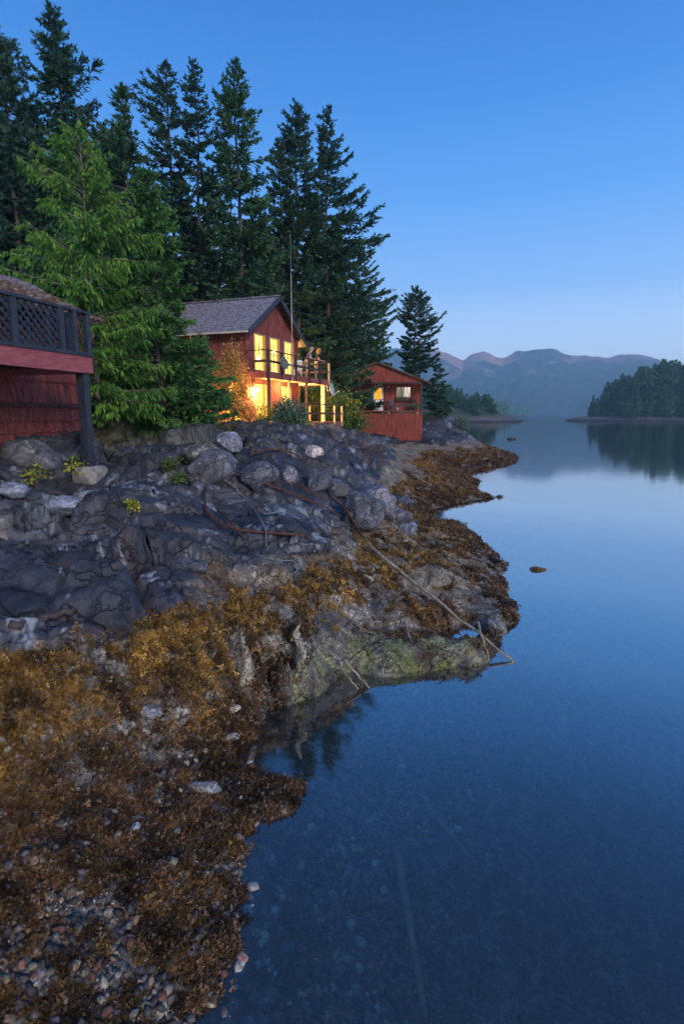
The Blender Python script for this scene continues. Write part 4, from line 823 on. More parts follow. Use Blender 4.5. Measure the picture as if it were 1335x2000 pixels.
MB().box(0, .62, 0, .4, 0, .42).build('box_body', M['pale_wood'], box_, .01); MB().box(-.02, .64, -.02, .42, .422, .46).build('lid', M['pale_wood'], box_, .01)
hd = on_house(tag(empty('water_heater', (3.85, -.4, 3.562)), 'white upright tank standing on the lower deck beside the window', 'tank'))
MB().lathe([(.001, 0), (.15, 0), (.15, 1.0), (.12, 1.06), (.001, 1.08)], 14).build('tank_body', M['white_paint'], hd, smooth=False); MB().tube([(.05, 0, 1.05), (.05, 0, 1.3), (.05, .3, 1.3)], .02).build('pipe', M['metal_grey'], hd)
M['dish_grey'] = noisy('dull_grey_dish', (.07, .07, .075), (.12, .12, .125), 8, .6, .05)
def dish(loc, rz, tilt, label, arm, mat='metal_grey', s=.36):
    o = empty('satellite_dish', loc, rz, label, 'satellite dish'); Rm = Matrix.Rotation(tilt, 4, 'X')
    prof = [(.001, 0), (s * .35, -.01), (s * .7, -.045), (s, -.10), (s, -.112), (s * .7, -.058), (s * .35, -.024), (.001, -.014)]
    Mx = Rm @ Matrix.Rotation(R(90), 4, 'X') @ Matrix.Scale(-1, 4, (0, 0, 1))
    MB().lathe(prof, 20, (0, 0, 0), Mx).build('reflector', M[mat], o, smooth=True)
    MB().tube([Mx @ Vector((0, -s, -.1)), Mx @ Vector((0, -s * .5, -.42))], .012).tube([Mx @ Vector((0, -s * .5, -.42)), Mx @ Vector((0, -s * .42, -.50))], .035).build('receiver_arm', M['white_paint'], o)
    MB().tube([(0, .03, 0), (0, .16, -.1), arm], .022).build('mount_pole', M['metal_grey'], o); return o
p = hm @ Vector((.95, -1.45, 6.42)); dish(p, HR + R(-10), R(-12), 'grey satellite dish mounted on the balcony front of the lit house', (0, .16, -.45), 'dish_grey', .31)
p = hm @ Vector((7.35, -1.32, 5.45)); dish(p, HR + R(3), R(-10), 'white satellite dish edge-on at the right end of the balcony', (-.05, .3, .5), 'metal_grey', .38)
ms = on_house(tag(empty('radio_mast', (2.25, -1.34, 5.75)), 'tall thin rusty radio mast rising in front of the lit gable', 'mast'))
MB().tube([(0, 0, 0), (.005, 0, 2.5), (-.005, 0, 5)], [.03, .028, .022], 8).build('lower_mast', M['mast'], ms); MB().tube([(-.005, 0, 5), (.0, 0, 7.05)], [.014, .006], 6).build('whip', M['wire'], ms); MB().tube([(0, 0, 1.4), (0, 1.0, 1.42)], .012).build('bracket', M['metal_grey'], ms)
def chair(loc, rz, label, mat='white_paint', name='garden_chair', group=None):
    o = empty(name, loc, rz, label, 'chair', group)
    MB().box(-.24, .24, -.24, .22, .42, .45).build('seat', M[mat], o, .01)
    b_ = MB(); 
    for k in range(5): b_.bar((-.2 + k * .1, .2, .45), (-.2 + k * .1, .32, .92), .055, .018, (0, 1, 0))
    b_.bar((-.24, .325, .93), (.24, .325, .93), .03, .06); b_.build('backrest', M[mat], o)
    for sx in (-1, 1):
        for yy in (-.2, .18): MB().bar((sx * .21, yy, .42), (sx * .24, yy * 1.15, 0), .04, .04).build('leg', M[mat], o)
        MB().box(sx * .26 - .03, sx * .26 + .03, -.22, .24, .63, .66).build('armrest', M[mat], o)
    return o
on_house(chair((4.9, -.25, 5.964), R(150), 'white garden chair by the window on the upper balcony')); on_house(chair((6.05, .15, 5.964), R(205), 'white garden chair between the two people on the upper balcony'))
tb = on_house(tag(empty('garden_table', (5.55, .45, 5.964)), 'small white garden table behind the people on the upper balcony', 'table'))
MB().lathe([(.001, .70), (.42, .70), (.43, .72), (.42, .74), (.001, .74)], 20).build('tabletop', M['white_paint'], tb)
for k in range(4): a = k * math.pi / 2 + .4; MB().tube([(.25 * math.cos(a), .25 * math.sin(a), .7), (.36 * math.cos(a), .36 * math.sin(a), 0)], .02).build('leg', M['white_paint'], tb)
# ---- people on the balcony
def cloth(n, c): M[n] = noisy(n, tuple(x * .8 for x in c), c, 12, .85, .1)
cloth('grey_shirt', (.20, .17, .17)); cloth('khaki', (.42, .34, .22)); cloth('dark_shirt', (.03, .03, .04)); cloth('jeans', (.10, .13, .22)); cloth('grey_hair', (.35, .32, .30)); cloth('blond_hair', (.38, .20, .09)); cloth('shoe', (.05, .04, .04))
def skin_mesh(name, nodes, edges, rad, mat, parent, sub=1, roots=(0,)):
    me = bpy.data.meshes.new(name); me.from_pydata([Vector(n) for n in nodes], edges, []); o = bpy.data.objects.new(name, me); C.objects.link(o); o.parent = parent
    me.materials.append(mat); md = o.modifiers.new('s', 'SKIN'); me.skin_vertices.new() if not me.skin_vertices else None
    for i, v in enumerate(me.skin_vertices[0].data): v.radius = (rad[i], rad[i]) if not isinstance(rad[i], tuple) else rad[i]; v.use_root = i in roots
    md.use_smooth_shade = True; s = o.modifiers.new('d', 'SUBSURF'); s.levels = sub; s.render_levels = sub; return o
def person(loc, rz, label, lean, elbow, shirt, pants, hair, longhair, shorts):
    """faces local -Y with both forearms on a rail 1.0 m high in front"""
    o = empty('person', loc, rz, label, 'person'); c, s = math.cos(lean), math.sin(lean); hipz = .93
    up = lambda h, x=0, f=0: (x, -s * h - f * c, hipz + c * h - f * s * .6)
    nodes = []; edges = []; rad = []
    def add(p, r, par=None):
        nodes.append(p); rad.append(r); k = len(nodes) - 1
        if par is not None: edges.append((par, k))
        return k
    pel = add((0, 0, hipz), .13); wst = add(up(.20), .125, pel); ch = add(up(.42), (.15, .13), wst); nk = add(up(.56), .06, ch); hb = add(up(.66, 0, .02), .08, nk); ht = add(up(.80, 0, .05), .085, hb)
    for sx in (-1, 1):
        hp = add((sx * .09, 0, hipz - .06), .095, pel); kn = add((sx * .11, -.03 + .02 * sx, .48), .062, hp); an = add((sx * .12, .03, .09), .042, kn); toe = add((sx * .13, -.13, .035), .035, an)
        sh_ = add(up(.48, sx * .17), .065, ch); hy = elbow; el = add((sx * .24, -s * .42 - .10, hipz + c * .42 - .26), .042, sh_); wr = add((sx * .07, -hy, 1.065), .028, el); pm = add((sx * .03, -hy - .07, 1.06), .032, wr)
        for k in range(4):
            a = add((sx * .03 + (k - 1.5) * .02, -hy - .13, 1.062), .009, pm); add((sx * .03 + (k - 1.5) * .021, -hy - .16 - .006 * (k in (1, 2)), 1.045), .008, a)
        th_ = add((sx * (-.02), -hy - .09, 1.075), .009, pm)
    skin_mesh('body', nodes, edges, rad, M['skin'], o, 1)
    f = lambda i: nodes[i]
    tor = skin_mesh('shirt', [(0, .0, hipz - .03), up(.20), up(.42), up(.50)] + [up(.49, -.17), up(.49, .17), tuple(Vector(up(.48, -.17)).lerp(Vector((-.24, -s * .42 - .10, hipz + c * .42 - .26)), .6)), tuple(Vector(up(.48, .17)).lerp(Vector((.24, -s * .42 - .10, hipz + c * .42 - .26)), .6))],
        [(0, 1), (1, 2), (2, 3), (2, 4), (2, 5), (4, 6), (5, 7)], [(.155, .135), (.155, .14), (.175, .15), .08, .085, .085, .065, .065], shirt, o, 1)
    kz = .45 if shorts else .12
    skin_mesh('trousers', [(0, .0, hipz), (-.09, 0, hipz - .08), (.09, 0, hipz - .08), (-.11, -.04, .50), (.11, -.02, .50)] + ([] if shorts else [(-.12, .03, .12), (.12, .03, .12)]),
        [(0, 1), (0, 2), (1, 3), (2, 4)] + ([] if shorts else [(3, 5), (4, 6)]), [(.15, .13), .11, .11, .085, .085] + ([] if shorts else [.06, .06]), pants, o, 1)
    h = Vector(up(.76, 0, .035)); mb = MB(); Mh = Matrix.Rotation(lean * .3, 4, 'X')
    mb.lathe([(.107, -.01), (.112, .03), (.10, .075), (.06, .11), (.001, .122)], 14, (h.x, h.y + .018, h.z))
    if longhair: mb.lathe([(.10, .02), (.112, -.05), (.10, -.14), (.07, -.2), (.001, -.21)], 12, (h.x, h.y + .05, h.z))
    mb.build('hair', hair, o, smooth=True)
    fc = MB(); fc.lathe([(.001, -.02), (.016, -.012), (.010, .02), (.001, .03)], 6, (h.x, h.y - .09, h.z - .03)); 
    for sx in (-1, 1): fc.lathe([(.001, -.03), (.012, 0), (.001, .03)], 6, (h.x + sx * .095, h.y, h.z - .02))
    fc.build('nose_and_ears', M['skin'], o, smooth=True)
    ey = MB(); 
    for sx in (-1, 1): ey.lathe([(.001, -.01), (.01, 0), (.001, .01)], 6, (h.x + sx * .034, h.y - .082, h.z + .0))
    ey.box(h.x - .025, h.x + .025, h.y - .088, h.y - .078, h.z - .075, h.z - .067); ey.build('eyes_and_mouth', M['dark_shirt'], o)
    for sx in (-1, 1): MB().box(sx * .13 - .05, sx * .13 + .05, -.19, .08, .0, .07).build('shoe', M['shoe'], o, .02)
    return o
p = person(hm @ Vector((5.35, -.70, 5.964)), HR + R(14), 'person in grey shirt and khaki shorts leaning with both arms on the balcony rail', R(24), .46, M['grey_shirt'], M['khaki'], M['grey_hair'], False, True)
p = person(hm @ Vector((6.55, -.76, 5.964)), HR + R(20), 'person with blond hair in dark shirt resting both hands on the balcony rail', R(12), .40, M['dark_shirt'], M['khaki'], M['blond_hair'], True, False)

# ---- small red cabin on the point
cb = empty('small_cabin', (2.96, 49, 0), R(-2), 'small red cabin with a white door and porch above a bright red board skirt', 'cabin')
XL, XR, FZ = -3.9, 3.85, 4.35
wl = MB(); rs = random.Random(2); x = -2.0
while x < XR - .02:       # skirt boards of uneven length
    wd = min(rs.uniform(.16, .3), XR - x); zb = 1.9 + max(0, (1.2 - x) * .16) + rs.uniform(-.03, .05) - .1 * (x > 2)
    wl.box(x, x + wd - .006, .0 + rs.uniform(0, .012), .09, zb, 4.12); x += wd
wl.box(XR - .1, XR - .01, .10, 7, 2.0, 4.12); wl.build('skirt_wall', M['red_cabin'], cb)
dk = MB(); dk.box(XL + 1.2, XR + .05, -.12, 1.48, 4.24, 4.35); dk.build('porch_floor', M['red_cabin'], cb); jm = MB()
for x in (-1.4, 1.02, 3.4): jm.box(x - .05, x + .05, -.10, 1.4, 4.05, 4.238)
jm.build('joists', M['pale_wood'], cb)
yw = 1.5; door_o = (-.33, .60, FZ, 6.40); win_o = (1.70, 2.92, 5.46, 6.36); fw2 = MB(); wall_boards(fw2, XL, XR, FZ - .1, 7.0, yw, .12, [door_o, win_o], .012, .24)
fw2.box(XR - .12, XR, yw + .12, 7, FZ - .1, 6.85); fw2.box(XL, XL + .12, yw + .12, 7, FZ - .1, 6.85); fw2.box(XL + .12, XR - .12, 6.88, 7, FZ - .1, 6.85); fw2.build('wall', M['red_cabin'], cb)
gb = MB(); EZ, RZ = 6.72, 8.22; gb.poly([(XL, 0, EZ), (XR, 0, EZ), (XR, 0, EZ + .06), (0, 0, RZ - .02), (XL, 0, EZ + .06)], (0, .07, 0)); x = XL + .1
while x < XR:
    zt = EZ + .04 + (RZ - EZ) * (1 - abs(x) / 3.9); gb.box(x - .015, x + .015, -.012, .002, EZ + .01, zt - .06) if zt - .06 > EZ + .03 else None; x += .24
gb.build('gable', M['red_cabin'], cb)
MB().box(XL, XR, -.02, .09, EZ - .13, EZ - .002).build('porch_beam', M['dark_wood'], cb)
MB().box(XL + .1, XR - .1, .092, yw - .01, EZ - .05, EZ - .01).build('porch_ceiling', M['dark_wood'], cb)
rfm = MB(); sl2 = Vector((3.9, 0, RZ - EZ)).normalized(); LL = 4.7
for sg in (-1, 1):
    r0_ = Vector((0, -.25, RZ + .02)); e0 = r0_ + Vector((sg * sl2.x, 0, -sl2.z)) * LL; nn_ = Vector((sg * sl2.z, 0, sl2.x)); rfm.poly([e0, r0_, r0_ + nn_ * .1, e0 + nn_ * .1], (0, 7.6, 0))
rfm.build('roof', M['dark_wood'], cb)
shk = MB()
for sg in (-1, 1):
    e0 = Vector((0, -.25, RZ + .02)) + Vector((sg * sl2.x, 0, -sl2.z)) * LL + Vector((sg * sl2.z, 0, sl2.x)) * .103; shakes(shk, e0, (0, 1, 0), (-sg * sl2.x, 0, sl2.z), 7.6, LL, .3, 9 + sg)
shk.build('shingles', M['mossy_shake'], cb)
dr = MB(); dr.box(-.30, -.12, yw + .01, yw + .05, FZ, 6.36); dr.box(.40, .57, yw + .01, yw + .05, FZ, 6.36); dr.box(-.12, .40, yw + .01, yw + .05, 6.24, 6.36); dr.box(-.12, .40, yw + .01, yw + .05, FZ, 5.32); do = dr.build('door', M['white_paint'], cb)
MB().box(-.12, .40, yw + .03, yw + .04, 5.32, 6.24).build('pane', M['glow_orange'], do); MB().lathe([(.001, -.03), (.03, 0), (.001, .03)], 8, (.5, yw - .02, 5.35)).build('handle', M['black_wood'], do)
tr_ = MB(); 
for z in (5.05, 5.30, 4.68): tr_.box(-.30, .57, yw - .004, yw + .009, z, z + .03 if z != 4.68 else z + .07)
tr_.build('rails', M['dark_wood'], do)
w_ = window(cb, *win_o, yw, [2.12, 2.35], [], M['dim_pane'], 'dark_wood'); MB().box(2.37, 2.915, yw + .055, yw + .062, 5.47, 6.35).build('curtain', M['glow_white'], w_)
MB().box(3.62, 3.80, .0, .12, 4.352, EZ - .13).build('porch_post', M['dark_wood'], cb); MB().box(-3.0, -2.86, .0, .12, 4.352, EZ - .13).build('porch_post', M['dark_wood'], cb)
rl = MB(); rl.box(.9, 3.62, .02, .08, 4.72, 4.86); rl.box(.9, 1.0, .0, .1, 4.352, 4.95)
for x in np.arange(1.2, 3.6, .4): rl.box(x - .02, x + .02, .03, .07, 4.352, 4.72)
rl.build('low_rail', M['black_wood'], cb)
for x in (-1.2, 1.0, 3.6): MB().box(x - .1, x + .1, .15, .35, 1.2, 4.05).build('pile', M['pale_wood'], cb)
cm = Matrix.Translation((2.96, 49, 0)) @ Matrix.Rotation(R(-2), 4, 'Z')
def on_cabin(o): o.location = cm @ Vector(o.location); return o
bx = on_cabin(empty('window_box', (2.31, yw - .14, 5.18), 0, 'dark window box with flowers under the cabin window', 'planter')); MB().box(-.68, .68, -.1, .1, 0, .2).build('box', M['dark_wood'], bx)
M['flower'] = noisy('flowers', (.6, .35, .38), (.75, .5, .5), 8, .8, 0); r = np.random.default_rng(3); lv = Leaves(); P = np.stack([r.uniform(-.64, .64, 260), r.uniform(-.1, .1, 260), r.uniform(.18, .34, 260)], 1); lv.add(P, r.normal(size=P.shape) + [0, 0, .6], np.full(260, .09), np.full(260, .03)); lv.mesh('plants', M['bush'], bx, r)
lv = Leaves(); P = np.stack([r.uniform(.25, .6, 40), r.uniform(-.13, -.06, 40), r.uniform(.24, .38, 40)], 1); lv.add(P, r.normal(size=P.shape), np.full(40, .07), np.full(40, .03)); lv.mesh('flowers', M['flower'], bx, r)
on_cabin(chair((1.35, .85, FZ + .002), R(15), 'black wooden armchair between the white door and the cabin window', 'black_wood', 'porch_chair')); on_cabin(chair((3.15, .95, FZ + .002), R(-15), 'black wooden armchair at the right end of the cabin porch', 'black_wood', 'porch_chair'))
def pot(loc, s, label, leaf, mat='dark_wood', n=240, hang=False):
    o = empty('potted_plant', loc, 0, label, 'plant'); MB().lathe([(.001, 0), (s * .5, 0), (s * .7, s * .9), (s * .6, s * .9), (.001, s * .8)], 12).build('pot', M[mat], o); rr_ = np.random.default_rng(int(s * 100)); lv = Leaves()
    P = rr_.normal(size=(n, 3)) * s * [.7, .7, .45] + [0, 0, s * 1.35]; P[:, 2] = np.maximum(P[:, 2], s * .7); lv.add(P, rr_.normal(size=P.shape), np.full(n, s * .45), np.full(n, s * .14)); lv.mesh('foliage', M[leaf], o, rr_); return o
on_cabin(pot((3.2, .3, FZ + .002), .26, 'potted green plant beside the right porch chair of the cabin', 'bush')); 
hb = on_cabin(pot((-1.45, .35, 4.9), .3, 'round yellow-green hanging plant basket left of the white door', 'yellowleaf', n=420)); MB().tube([(0, 0, .25), (0, 0, 1.69)], .01, 4).build('chain', M['wire'], hb)
fl = on_cabin(empty('fishing_float', (1.72, .0 - .02, FZ + .002), 0, 'small pale round float on the edge of the cabin porch', 'float')); MB().lathe([(.001, 0), (.09, .02), (.14, .12), (.13, .2), (.07, .26), (.001, .27)], 14).build('ball', M['pale_wood'], fl, smooth=True); MB().tube([(0, 0, .25), (0, 0, .32)], .02).build('eyelet', M['rust'], fl)
wlm = MB(); wlm.lathe([(.03, -.08), (.07, -.06), (.07, .06), (.02, .1)], 10, (.98, yw - .09, 6.38)); wlm.build('wall_lamp', M['trim'], cb)
MB().lathe([(.001, -.03), (.12, -.02), (.13, 0), (.001, .01)], 14, (0, 0, 0), Matrix.Translation((1.4, yw - .03, 6.2)) @ Matrix.Rotation(R(90), 4, 'X')).build('wall_plaque', M['fascia'], cb)

# ---- building with lattice deck at the left
DR = math.atan2(.965, .263); db = empty('shingled_lodge', (-5.33, 12.4, 0), DR, 'dark red shingled lodge with a black lattice deck on tall posts', 'building')
wl = MB(); rs = random.Random(6); zz = 2.7
while zz < 6.2:
    x = -7.0; ht = rs.choice([.42, .5, .58]) if zz > 3.85 else rs.uniform(.17, .26); tilt_ = rs.uniform(-.02, .02)
    while x < 2.2:
        wd = min(rs.uniform(.1, .24), 2.2 - x); wl.poly([(x, 1.955 - .02, zz + rs.uniform(-.02, .02)), (x + wd - .002, 1.955 - .02, zz + rs.uniform(-.02, .02)), (x + wd - .002, 1.985, zz + ht + .03), (x, 1.985, zz + ht + .03)], (0, .05, 0)); x += wd
    zz += ht
wl.box(-7, 2.2, 2.04, 2.14, 2.6, 6.4); wl.box(2.1, 2.2, 2.14, 5, 2.6, 6.3); wl.build('wall', M['red_shingle'], db)
wb = MB(); wb.box(-7, 2.2, 1.86, 1.93, 4.18, 4.24); wb.build('ledge', M['dark_wood'], db)
s2 = MB(); s2.poly([(-7, .9, 6.14), (-7, 3.2, 7.18), (-7, 3.2, 7.24), (-7, .9, 6.20)], (8.7, 0, 0)); s2.poly([(-7, 3.2, 7.18), (-7, 5.5, 6.14), (-7, 5.5, 6.2), (-7, 3.2, 7.24)], (8.7, 0, 0)); s2.build('roof_deck', M['dark_wood'], db)
sk = MB(); upv = Vector((0, 2.3, 1.04)); shakes(sk, (-7, .88, 6.21), (1, 0, 0), upv, 8.7, upv.length, .22, 5); sk.build('roof', M['mossy_shake'], db)
ridge = MB(); shakes(ridge, (-7, 2.55, 6.97), (1, 0, 0), upv, 8.7, .75, .2, 8, .05); ridge.build('ridge_shakes', M['shake'], db)
fl_ = MB(); 
for k in range(14): fl_.box(-7.2, 0, .02 + k * .14, .02 + k * .14 + .132, 5.16, 5.20)
dkk = fl_.build('deck', M['dark_wood'], db)
MB().box(-7.2, .02, -.05, -.002, 4.86, 5.20).build('fascia', M['fascia'], dkk); MB().box(.022, .07, .0, 1.9, 4.86, 5.20).build('side_fascia', M['fascia'], dkk)
jj = MB(); 
for x in np.arange(-7.0, 0, .45): jj.box(x, x + .04, .01, 1.9, 4.97, 5.158)
jj.build('joists', M['dark_wood'], dkk)
MB().box(-7.2, .03, -.075, .06, 6.06, 6.115).build('top_rail', M['black_wood'], dkk); MB().box(-7.2, .03, -.085, .06, 5.202, 5.27).build('bottom_rail', M['black_wood'], dkk); MB().box(-.09, .03, .062, 1.9, 6.06, 6.115).build('side_rail', M['black_wood'], dkk)
pxs = [-5.5, -4.3, -3.1, -1.95, -.80, -.42, -.04]
for x in pxs: MB().box(x - (.07 if x < -.7 else .05), x + (.07 if x < -.7 else .05), -.06, .05, 5.272, 6.058).build('post', M['black_wood'], dkk)
for y in (.5, 1.0, 1.5): MB().box(-.07, .01, y - .04, y + .04, 5.2, 6.058).build('side_post', M['black_wood'], dkk)
for a_, b_ in zip(pxs[:-3], pxs[1:-2]):
    la = MB(); x0, x1, z0, z1 = a_ + .075, b_ - .075, 5.274, 6.056; st_ = .17
    for sg in (1, -1):
        k = -8
        while k < 16:
            c = x0 + k * st_; P = []
            # line x = c + sg*(z - z0) clipped to the panel
            if sg == 1: za, zb_ = max(z0, z0 + x0 - c), min(z1, z0 + x1 - c)
            else: za, zb_ = max(z0, z0 + c - x1), min(z1, z0 + c - x0)
            if zb_ - za > .03: la.bar((c + sg * (za - z0), -.012 + .012 * sg, za), (c + sg * (zb_ - z0), -.012 + .012 * sg, zb_), .011, .042, (0, 0, 1))
            k += 1
    la.build('lattice_panel', M['black_wood'], dkk)
zf_ = hz(-5.35, 12.4)
dm = Matrix.Translation((-5.33, 12.4, 0)) @ Matrix.Rotation(DR, 4, 'Z')
for x in (-.12, -2.62, -5.1):
    wp = dm @ Vector((x, .12, 0)); zb = hz(wp.x, wp.y); MB().box(x - .09, x + .09, .02, .2, zb - .1 if x != -.12 else zb + .06, 4.855).build('support_post', M['black_wood'], db)
wp = dm @ Vector((-.1, .12, 0)); ft = empty('concrete_footing', (wp.x, wp.y, zf_ - .3), DR, 'rough pale concrete footing under the tall black deck post', 'footing')
V, F = rock_mesh(5, 3, 6, .05); V = np.clip(V * 1.4, -1, 1) * np.array([.33, .26, .28]); fo_ = np_mesh('block', V + np.array([0, 0, .2]), F, M['concrete'], ft)

# ------------------------------------------------------------------ far shores
def far_land(name, pts, mat, h, seed, res, kind='structure', rocky=.3):
    """pts: centreline [(x, y, half width, height)] -> mound with rocky skirt"""
    xs = np.array([p[0] for p in pts]); ys = np.array([p[1] for p in pts]); pad = max(p[2] for p in pts) * 1.2
    X, Y = np.meshgrid(np.arange(xs.min() - pad, xs.max() + pad, res), np.arange(ys.min() - pad, ys.max() + pad, res)); Z = np.full(X.shape, -3.)
    for i in range(len(pts) - 1):
        for k in range(12):
            t = k / 12; a = np.array(pts[i]) * (1 - t) + np.array(pts[i + 1]) * t; q = 1 - np.hypot(X - a[0], Y - a[1]) / a[2]; Z = np.maximum(Z, np.where(q > -.3, a[3] * (1 - (1 - np.clip(q, -.3, 1)) ** 2.2) , -3))
    Z = Z + rocky * h * fbm(X / (h * 2.2), Y / (h * 2.2), seed, 5) - .1
    id_ = np.arange(X.size).reshape(X.shape); F = np.stack([id_[:-1, :-1], id_[:-1, 1:], id_[1:, 1:], id_[1:, :-1]], -1); zc = np.maximum(Z[:-1, :-1], Z[1:, 1:]); F = F[zc > -2.5]
    o = np_mesh(name, np.stack([X, Y, Z], -1).reshape(-1, 3), F, mat, smooth=True); tag(o, kind=kind); return lambda x, y: float(Z[min(max(int((y - Y[0, 0]) / res), 0), Z.shape[0] - 1), min(max(int((x - X[0, 0]) / res), 0), Z.shape[1] - 1)])
def far_rock(nm, sc_):
    m, t, b = mat_base(nm, .9, .2); L = t.links.new; g = N(t, 'ShaderNodeNewGeometry'); s_ = N(t, 'ShaderNodeSeparateXYZ'); n = N(t, 'ShaderNodeTexNoise'); n.inputs['Scale'].default_value = sc_; n.inputs['Detail'].default_value = 6
    ad = N(t, 'ShaderNodeMath', operation='MULTIPLY_ADD'); ad.inputs[1].default_value = 2.0; r1 = N(t, 'ShaderNodeValToRGB'); ramp(r1, [(0, (.02, .018, .016)), (.2, (.03, .024, .02)), (.32, (.10, .09, .10)), (.5, (.06, .06, .05)), (.65, (.03, .05, .025))])
    mr_ = N(t, 'ShaderNodeMapRange'); mr_.inputs[1].default_value = 0; mr_.inputs[2].default_value = 8; L(g.outputs['Position'], s_.inputs[0]); L(g.outputs['Position'], n.inputs['Vector']); L(n.outputs['Fac'], ad.inputs[0]); L(s_.outputs[2], ad.inputs[2]); L(ad.outputs[0], mr_.inputs[0]); L(mr_.outputs[0], r1.inputs[0]); L(r1.outputs[0], b.inputs['Base Color']); return m
M['far_rock'] = far_rock('far_island_rock', .15)
hI = far_land('island_ground', [(152, 385, 5, 1.8), (166, 384, 8, 2.4), (185, 386, 26, 4.5), (215, 395, 40, 7), (260, 405, 48, 9), (310, 420, 45, 7)], M['far_rock'], 6, 5, 1.6)
hH = far_land('headland_ground', [(20, 330, 30, 12), (50, 335, 34, 13), (72, 338, 26, 10), (88, 340, 14, 5), (97, 340, 8, 1.6)], M['far_rock'], 6, 6, 1.6)
hL = far_land('low_island_ground', [(330, 1480, 55, 7), (380, 1490, 60, 9), (440, 1500, 50, 7), (505, 1500, 36, 2.5)], M['far_rock'], 9, 7, 6)
hM = far_land('long_low_shore_ground', [(180, 980, 60, 12), (250, 1000, 50, 8), (290, 1010, 30, 3)], M['far_rock'], 9, 8, 5)
fp = []
for i in range(4):
    w_i = [1.9, 2.5, 1.5, 2.9][i]
    o = conifer('island_fir', 0, 0, 0, 10, [(10, .1, .1), (8.3, w_i * .35, w_i * .35), (5.5, w_i * .75, w_i * .75), (3, w_i, w_i * .9), (0, w_i * .9, w_i)], kind='fir' if i % 2 == 0 else 'spruce', seed=50 + i, leaf='farfir', dens=.72, clear=.03, lsize=2.3); fp.append(o)
rs = random.Random(12); used = [False] * 4
def place_far(x, y, z, s, nm, label, group, wide=1.):
    k = rs.randrange(4); o = copy_tree(fp[k]) if used[k] else fp[k]; used[k] = True
    o.location = (x, y, z - .3); o.scale = (s * wide, s * wide, s); o.rotation_euler = (0, 0, rs.uniform(0, 6.28)); o.name = nm; tag(o, label, 'tree', group)
isl = []
for i in range(900):
    x = rs.uniform(166, 330); y = rs.uniform(345, 420); g_h = hI(x, y)
    if g_h < 1.9 or any((x - a) ** 2 + (y - b_) ** 2 < 13 for a, b_ in isl): continue
    isl.append((x, y)); edge = min(1, max(.0, (x - 163) / 38))
    if len(isl) > 165: break
    tgt = 9 + 23 * edge ** .6; s = tgt * rs.uniform(.6, 1.14) / 10
    place_far(x, y, g_h, s, 'island_fir', 'conifer in the dense stand covering the small island at the right', 'conifers of the right-hand island', .95)
place_far(168, 384, 2, .75, 'island_fir', 'small lone conifer at the left tip of the wooded island', 'conifers of the right-hand island', .8)
n = 0
for i in range(500):
    x = rs.uniform(25, 88); y = rs.uniform(312, 345); g_h = hH(x, y)
    if g_h < 3: continue
    n += 1; s = rs.uniform(.55, 1.1) * (1.05 - .006 * max(0, x - 45)); place_far(x, y, g_h, s, 'headland_pine', 'small pine on the hazy headland beyond the cabin', 'pines on the hazy headland', 1.5)
    if n > 58: break
def far_wood(name, hf, x0, x1, y0, y1, n, s0, s1, zmin, label, seed):
    r = np.random.default_rng(seed); V = []; F = []; off = 0
    for i in range(n):
        x, y = r.uniform(x0, x1), r.uniform(y0, y1); z = hf(x, y)
        if z < zmin: continue
        h = r.uniform(s0, s1); k = 7
        for j in range(4):
            zb = z + h * (.1 + .22 * j); rr_ = h * (.24 - .05 * j); a = np.arange(k) * 2 * math.pi / k + r.uniform(0, 3); V += [(x + rr_ * r.uniform(.6, 1.2) * math.cos(t), y + rr_ * math.sin(t), zb + r.uniform(-.1, .1) * h * .3) for t in a] + [(x, y, zb + h * .33)]
            F += [(off + q, off + (q + 1) % k, off + k) for q in range(k)]; off += k + 1
    o = np_mesh(name, np.array(V), np.array(F), M['farfir']); tag(o, label, 'woods', kind='stuff')
far_wood('far_woods', hL, 280, 480, 1430, 1540, 700, 13, 24, 2.0, 'hazy strip of trees on the far low island', 3)
far_wood('far_woods', hM, 120, 290, 920, 1050, 600, 12, 22, 2.5, 'hazy strip of trees along the far low shore behind the headland', 4)
# mountains
CR = [(-300,700),(0,690),(300,700),(600,684),(760,680),(840,680),(872,690),(903,701),(925,690),(945,685),(965,694),(985,696),(1008,686),(1040,681),(1072,676),(1095,684),(1115,691),(1150,694),(1190,698),(1212,691),(1245,691),(1275,697),(1300,706),(1335,716),(1500,735),(1800,700)]
azs = []; els = []
for px, py in CR:
    d_ = ray(px, py); azs.append(math.atan2(d_[0], d_[1])); els.append(d_[2] / math.hypot(d_[0], d_[1]))
Az, Rr = np.meshgrid(np.linspace(-.85, .95, 900), np.linspace(1750, 4300, 260)); X = Rr * np.sin(Az); Y = Rr * np.cos(Az)
RC = 3000 + 260 * fbm(Az * 5, Az * 0, 3, 3); PK = np.interp(Az, azs, els) * RC * (1 + .035 * fbm(Az * 45, Az * 3, 5, 5))
t_ = np.clip((Rr - 1850) / (RC - 1850), -.1, 1); sh_ = np.where(Rr < RC, np.clip(t_, 0, 1) ** 1.15, np.clip(1 - ((Rr - RC) / 900) * 1.0, 0, 1))
rid = 1 - np.abs(fbm(X / 420, Y / 520, 12, 6)) * 2.4; Z = PK * sh_ * (1 + (.42 * (rid - .55) + .25 * fbm(X / 140, Y / 160, 14, 5)) * (1 - sh_) * (sh_ > 0) * 1.6) + 9 * fbm(X / 45, Y / 45, 15, 4) * (sh_ > .01) * (1 - .5 * sh_)
Z = np.where(Rr < RC, np.minimum(Z, np.interp(Az, azs, els) * Rr * 1.03 + 2), Z) - np.where(t_ <= 0, 6, 0) + 2.5 * fbm(X / 9, Y / 9, 19, 2)
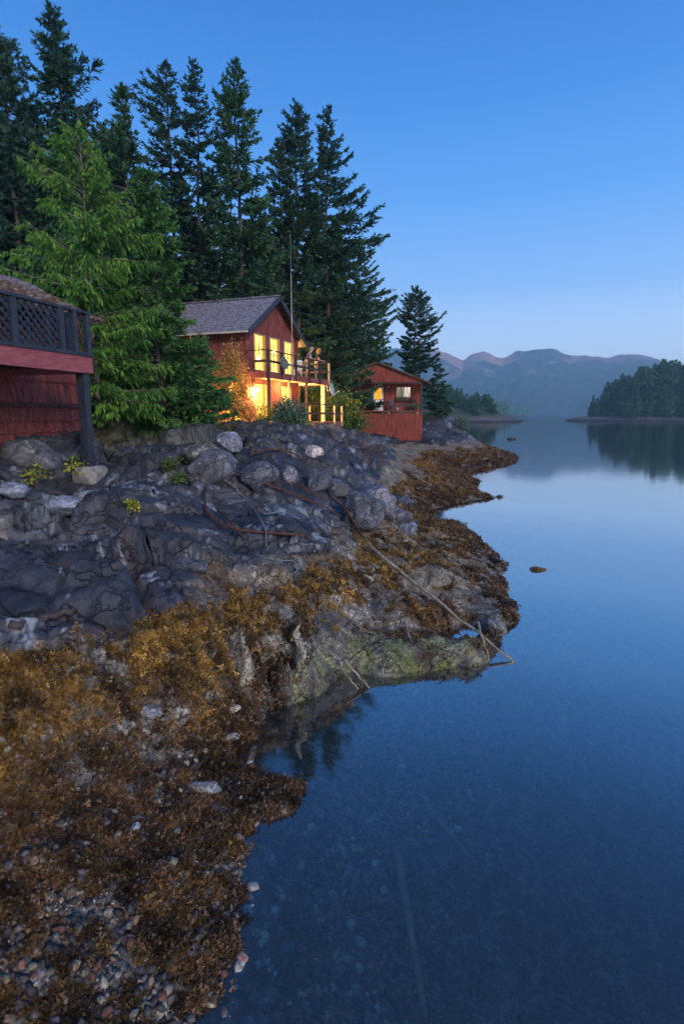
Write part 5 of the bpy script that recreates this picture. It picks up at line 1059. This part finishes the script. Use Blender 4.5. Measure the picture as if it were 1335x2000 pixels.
g = np.array([0.]); cut = sstep(.05, .22, fbm(X / 330, Y / 260, 22, 4) + .9 * (sh_ - .86)) * sstep(.62, .85, sh_) * (Rr < RC * 1.05); cut2 = sstep(.33, .40, fbm(X / 260, Y / 90, 25, 4)) * sstep(.3, .4, sh_)
cc = lerp(np.broadcast_to(A3(.018, .035, .022), X.shape + (3,)), A3(.035, .06, .03), np.clip(.5 + fbm(X / 30, Y / 30, 28, 4) * 1.5, 0, 1)); cc = lerp(cc, A3(.45, .22, .17), np.maximum(cut, cut2 * .6) * .85); cc = lerp(cc, A3(.38, .34, .34), sstep(.42, .46, fbm(X / 60, Y / 40, 35, 4)) * .5 * sstep(.25, .5, sh_))
id_ = np.arange(X.size).reshape(X.shape); F = np.stack([id_[:-1, :-1], id_[1:, :-1], id_[1:, 1:], id_[:-1, 1:]], -1).reshape(-1, 4)
mm_, t, b = mat_base('forested_mountain', .95, .1); at_ = N(t, 'ShaderNodeAttribute', attribute_name='Col'); t.links.new(at_.outputs['Color'], b.inputs['Base Color'])
n2 = N(t, 'ShaderNodeTexNoise'); n2.inputs['Scale'].default_value = .09; n2.inputs['Detail'].default_value = 5; bp = N(t, 'ShaderNodeBump'); bp.inputs['Distance'].default_value = 9; bp.inputs['Strength'].default_value = .9; tcc = N(t, 'ShaderNodeTexCoord'); t.links.new(tcc.outputs['Object'], n2.inputs['Vector']); t.links.new(n2.outputs['Fac'], bp.inputs['Height']); t.links.new(bp.outputs[0], b.inputs['Normal'])
tag(np_mesh('mountains', np.stack([X, Y, Z], -1).reshape(-1, 3), F, mm_, smooth=True, col=cc.reshape(-1, 3)), kind='structure')
# ------------------------------------------------------------------ haze
hm_ = bpy.data.materials.new('haze'); hm_.use_nodes = True; t = hm_.node_tree; t.nodes.clear(); pv = N(t, 'ShaderNodeVolumePrincipled'); pv.inputs['Color'].default_value = (.68, .91, 1.0, 1); pv.inputs['Density'].default_value = .00031; pv.inputs['Anisotropy'].default_value = .35
o_ = N(t, 'ShaderNodeOutputMaterial'); t.links.new(pv.outputs[0], o_.inputs['Volume'])
HAZE = True
if HAZE: tag(MB().box(-4850, 4850, -4850, 4850, -9.2, 440).build('haze', hm_), kind='stuff')
print('faces', sum(len(o.data.polygons) for o in C.objects if o.type == 'MESH' and o.data.users == 1))
